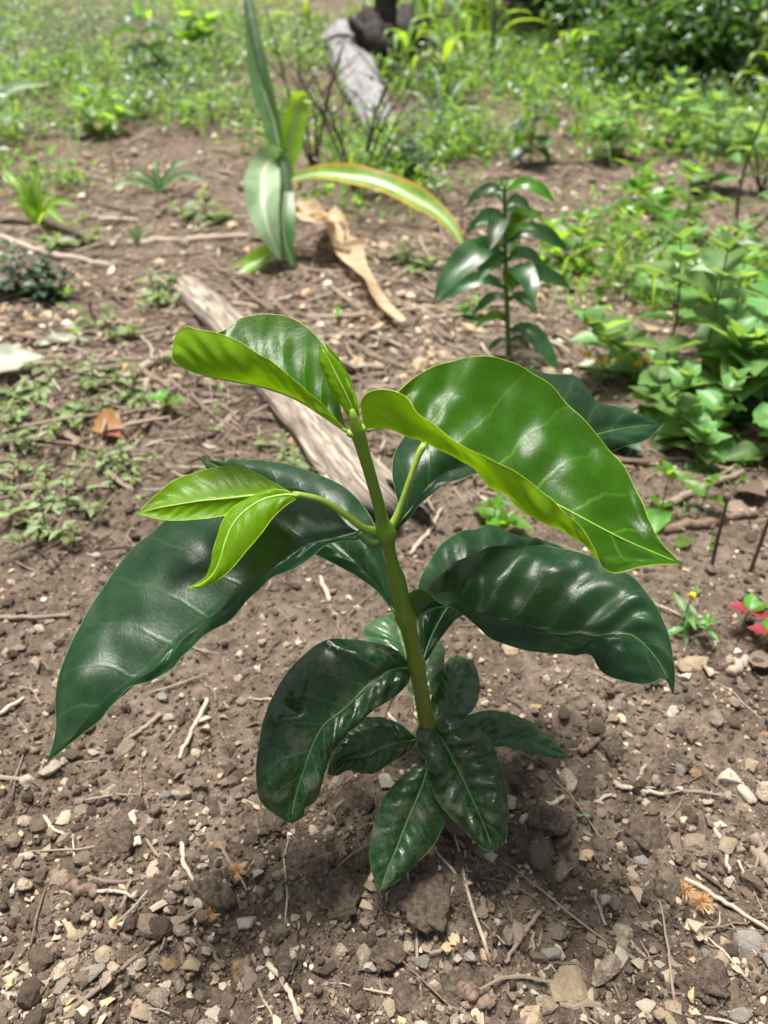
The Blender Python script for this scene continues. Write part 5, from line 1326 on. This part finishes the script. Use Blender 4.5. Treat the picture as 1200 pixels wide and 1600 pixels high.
TW = [([(95, 1600), (160, 1548), (240, 1480), (318, 1424)], 4, "long thin straight twig crossing the lower left", 'twig'), ([(85, 1372), (120, 1390), (152, 1402)], 11, "short thick brown stick at the left", 'bark'),
      ([(152, 1398), (195, 1398), (215, 1412)], 3, "thin pale rootlet at the end of the thick brown stick", 'pale_root'), ([(285, 1322), (292, 1360), (312, 1392)], 4, "pale curved root left of the largest clod", 'pale_root'),
      ([(418, 1510), (448, 1545), (470, 1600)], 5, "pale curved root at the bottom edge", 'pale_root'), ([(842, 1430), (815, 1468), (788, 1508)], 4, "thin pale twig in front of the smooth soil", 'twig'),
      ([(718, 1548), (745, 1565), (770, 1578)], 11, "short brown root piece at the bottom centre", 'bark'), ([(1172, 1310), (1190, 1345), (1215, 1395)], 11, "thick grey stick at the right edge", 'twig'),
      ([(1068, 1376), (1130, 1412), (1200, 1462)], 4, "long thin twig running to the right edge below the thick stick", 'twig'), ([(315, 1455), (335, 1495), (352, 1520)], 4, "thin twig beside the upright wood chip", 'twig'),
      ([(288, 1485), (286, 1530)], 6, "upright orange-brown wood chip at lower left", 'bark'), ([(325, 1100), (300, 1150), (282, 1192)], 4, "thin pale twig left of the front leaf", 'pale_root'), ([(252, 1120), (225, 1145), (195, 1165)], 4, "thin brown twig under the big left leaf", 'twig'),
      ([(0, 970), (50, 970), (110, 966)], 4, "thin straight twig at the left edge beside the big left leaf", 'twig'), ([(208, 1265), (212, 1300)], 6, "short upright dead stalk piece in the left foreground", 'twig'), ([(70, 1280), (85, 1300), (105, 1308)], 3, "tiny pale curved root at the left", 'pale_root'),
      ([(812, 1290), (845, 1268), (880, 1250)], 5, "pale dead stalk on soil right of the crinkled leaf", 'pale_root'), ([(960, 1235), (1000, 1240), (1040, 1248)], 4, "pale thin stalk on the right near the clods", 'pale_root'), ([(905, 1180), (935, 1160)], 6, "short dark stick near the lowest right leaf's tip", 'bark'),
      ([(1115, 1300), (1130, 1330), (1136, 1370)], 4, "thin curved twig left of the thick grey stick", 'twig'), ([(925, 1400), (945, 1450)], 3, "thin upright stalk by the pale triangular stone", 'twig'), ([(1035, 835), (1100, 825), (1180, 808)], 9, "dark brown stick lying under the weed clump", 'bark'),
      ([(1020, 800), (1090, 770), (1160, 740)], 7, "grey stick slanting across the soil by the dead stems", 'twig'), ([(1140, 1060), (1165, 1030)], 9, "short grey wood piece by the red-leaved weed", 'twig'), ([(480, 500), (560, 498), (680, 485), (740, 490)], 6, "long grey stick lying behind the top leaf", 'twig'),
      ([(520, 455), (580, 500), (640, 545)], 6, "brown stick crossing the litter beside the withered maize leaf", 'bark'), ([(590, 375), (650, 405), (760, 405)], 5, "long thin twig arching right of the maize", 'bark'), ([(180, 612), (230, 575), (275, 555)], 8, "grey stick left of the top left leaf's tip", 'twig'),
      ([(200, 700), (260, 640), (300, 610)], 4, "thin dark twig among the left litter", 'bark'), ([(20, 700), (30, 760), (50, 800)], 4, "thin pale twig at the left edge among herbs", 'twig'), ([(60, 690), (110, 700), (220, 720)], 4, "thin brown twig across the left herbs", 'bark'),
      ([(300, 620), (340, 660), (400, 690)], 4, "thin brown twig in front of the weathered log's shadow", 'bark'), ([(370, 690), (420, 700), (480, 705)], 5, "short twig against the weathered log", 'twig'), ([(0, 345), (60, 352), (130, 370)], 6, "dry stalk lying at the left edge below the grass tuft", 'twig'),
      ([(330, 410), (400, 470), (470, 520), (520, 560)], 5, "thin dark twig running down past the maize's foot", 'bark'), ([(0, 372), (80, 400), (180, 420)], 6, "long dry stalk at the left behind the herbs", 'twig'), ([(200, 385), (300, 378), (390, 372)], 7, "grey stick left of the maize's foot", 'twig'),
      ([(640, 870), (670, 835), (690, 800)], 4, "twig between the stem and the bumpy leaf", 'twig'), ([(515, 945), (500, 905)], 4, "thin twig behind the stem at left", 'pale_root'), ([(0, 1120), (40, 1095)], 4, "short twig at the left edge under the big leaf", 'twig'),
      ([(440, 420), (600, 440), (720, 470)], 4, "thin grey twig across the litter right of the maize", 'twig'), ([(860, 800), (930, 790)], 5, "brown twig half hidden under the large right leaf", 'bark'), ([(1150, 1350), (1165, 1380), (1190, 1395)], 2.5, "fine pale rootlet beside the thick grey stick", 'pale_root')]
for t in TW: twig(*t)
cnt = 0
while cnt < 110:
    x, y = scatter_xy(1, .25, 3.2, 1.0); x, y = float(x[0]), float(y[0])
    if y > 1.2 and x / y > .35: continue
    L = random.uniform(.03, .12) if y < 1 else random.uniform(.12, .45); a = random.uniform(0, 3.14)
    p = np.array([[x + math.cos(a) * L * (t - .5), y + math.sin(a) * L * (t - .5), 0] for t in np.linspace(0, 1, 7)])
    p[:, :2] += RNG.normal(size=(7, 2)) * L * .012
    z = ground_z(p[:, 0], p[:, 1]); p[:, 2] = np.maximum(z, np.interp(np.linspace(0, 1, 7), [0, 1], [z[0], z[-1]])) + .002
    rr = random.uniform(.0007, .0016) if y < 1 else random.uniform(.002, .006)
    dp = y * CP + CAM_H * SP; px = 600 + 1200 * x / dp
    v, f = tube_np(p - p[0], [rr, rr * .9, rr * .5], 6, rough=.2, seed=cnt)
    where = ("in the litter around the maize" if y > 1.2 else "on the soil at left" if px < 450 else "on the soil at right" if px > 780 else "on the soil around the seedling")
    tm = random.choice(['twig', 'twig', 'bark', 'pale_root'] if y < 1 else ['twig', 'twig', 'bark'])
    look = {'twig': 'grey-brown', 'bark': 'dark brown', 'pale_root': 'pale straw'}[tm] + (' short' if L < (.07 if y < 1 else .28) else ' long')
    lie = "lying crosswise" if abs(math.cos(a)) > .8 else "pointing away from the camera" if abs(math.cos(a)) < .35 else "slanting up to the right" if math.cos(a) > 0 else "slanting up to the left"
    put("twig", mesh_np("twig", v, f), M[tm], loc=tuple(p[0]), label=f"{look} thin twig {lie} {where}", cat="twig", group=f"{look} thin twigs {lie} {where}")
    cnt += 1

# dead standing stems at the right
for px, py, hp, lab, ln in [(1112, 890, 120, "broken dead stem standing by the yellow-green seedling", -.08), (1172, 895, 205, "tall thin dead stem with a curled top at the right edge", .05)]:
    g = G(px, py); d = depth(g); h = hp / 1200 * d * 1.12
    r = thing("dead_stem", g, lab, "dead stem")
    p = resample(np.array([[0, 0, -.01], [ln * h * .3, .004, h * .4], [ln * h * .7, 0, h * .8], [ln * h, 0, h]]), 16)
    v, f = tube_np(p, [.0026, .0022, .0016], 7, rough=.3, seed=3); put("stem", mesh_np("stem", v, f), M['herb_stem_dark'], r)
    v, f = lumpy(2, int(px), .4, 2, (.7, .7, 1)); put("seed_head", mesh_np("seed_head", v * .006 + p[-1], f), M['bark'], r)

# fallen leaves
def fallen(px, py, L_px, az, kind, mat, label, el=.15, roll=0.2, name="fallen_leaf"):
    g = G(px, py, .008); d = depth(g); me = tmpl(kind, mat, 0)
    o = put(name, me, None, loc=tuple(g), label=label, cat="leaf")
    o.rotation_euler = (Matrix.Rotation(az - math.pi / 2, 4, 'Z') @ Matrix.Rotation(el, 4, 'X') @ Matrix.Rotation(roll, 4, 'Y')).to_euler()
    o.scale = (L_px / 1200 * d,) * 3
fallen(150, 665, 62, -.6, 'ovate', 'orange', "orange and reddish fallen leaf in the left litter", .3, .5)
fallen(160, 690, 46, -.3, 'ovate', 'rusty_leaf', "reddish-brown curled leaf under the orange leaf", .2, -.4)
fallen(-25, 590, 95, .5, 'ovate', 'pale_leaf', "large pale grey-green fallen leaf at the left edge", .2, .3)
fallen(62, 548, 80, .35, 'lance', 'pale_leaf', "narrow grey-green fallen leaf strip pointing right at the left", .12, .2)
fallen(955, 585, 60, 2.9, 'ovate', 'pale_leaf', "pale green fallen leaf on soil left of the weed clump", .15)
fallen(450, 700, 34, .2, 'ovate', 'orange', "yellow-green and orange leaf lying on the weathered log's foot", .3)
fallen(1050, 860, 36, .3, 'ovate', 'weed_bright', "pale green leaf fallen beside the large right leaf's tip", .15)
fallen(1150, 770, 60, -1.3, 'ovate', 'dead', "curled brown dead leaf hanging by the dead stems", .5)
fallen(1180, 760, 55, -1.9, 'ovate', 'dead', "curled brown dead leaf at the right edge by the tall dead stem", .4)
fallen(1130, 800, 44, -.4, 'ovate', 'dead', "flat brown dead leaf on the ground by the dark stick", .1)
fallen(1165, 1040, 44, -.2, 'ovate', 'dead', "brown dead leaf under the red-leaved weeds", .2)
fallen(690, 1300, 70, .1, 'ovate', 'dead', "brown dead leaf on the soil beneath the crinkled front leaf", .15)
fallen(960, 1195, 26, 1.3, 'lance', 's_grey' if False else 'pale_leaf', "small grey leaf scrap on soil right of the lowest leaf", .2)

# burrs
def burr(px, py, r_px, label):
    g = G(px, py); d = depth(g); r = r_px / 1200 * d * 1.3
    parts = [(lambda vf: (vf[0] * r * .3, vf[1]))(lumpy(1, 3, .2, 2, (1, 1, .8)))]
    for k in range(170):
        v = RNG.normal(size=3); v /= np.linalg.norm(v); v[2] = abs(v[2]) * .9 - .1
        s = np.cross(v, [.3, .5, .8]); s /= np.linalg.norm(s); L = r * random.uniform(.75, 1.1)
        t = np.cross(v, s)
        w = r * .035
        b = np.array([v * r * .2 + s * w, v * r * .2 - s * w * .5 + t * w, v * r * .2 - s * w * .5 - t * w, v * L])
        parts.append((b, np.array([[0, 1, 3], [1, 2, 3], [2, 0, 3]])))
    v, f = join_np(parts)
    put("seed_burr", mesh_np("seed_burr", v, f, False), M['burr'], loc=(g[0], g[1], g[2] + r * .35), label=label, cat="burr")
for a in [(370, 1368, 15, "bristly orange-brown burr right of the pale curved root"), (334, 1432, 13, "bristly burr just right of the whitish square stone"), (254, 1452, 14, "bristly burr beside the long thin twig"),
          (376, 1520, 15, "bristly burr at lower left below the pale flat stone"), (1068, 1395, 16, "bristly burr at lower right, left one of the pair"), (1092, 1418, 18, "bristly burr at lower right, right one of the pair")]:
    burr(*a)
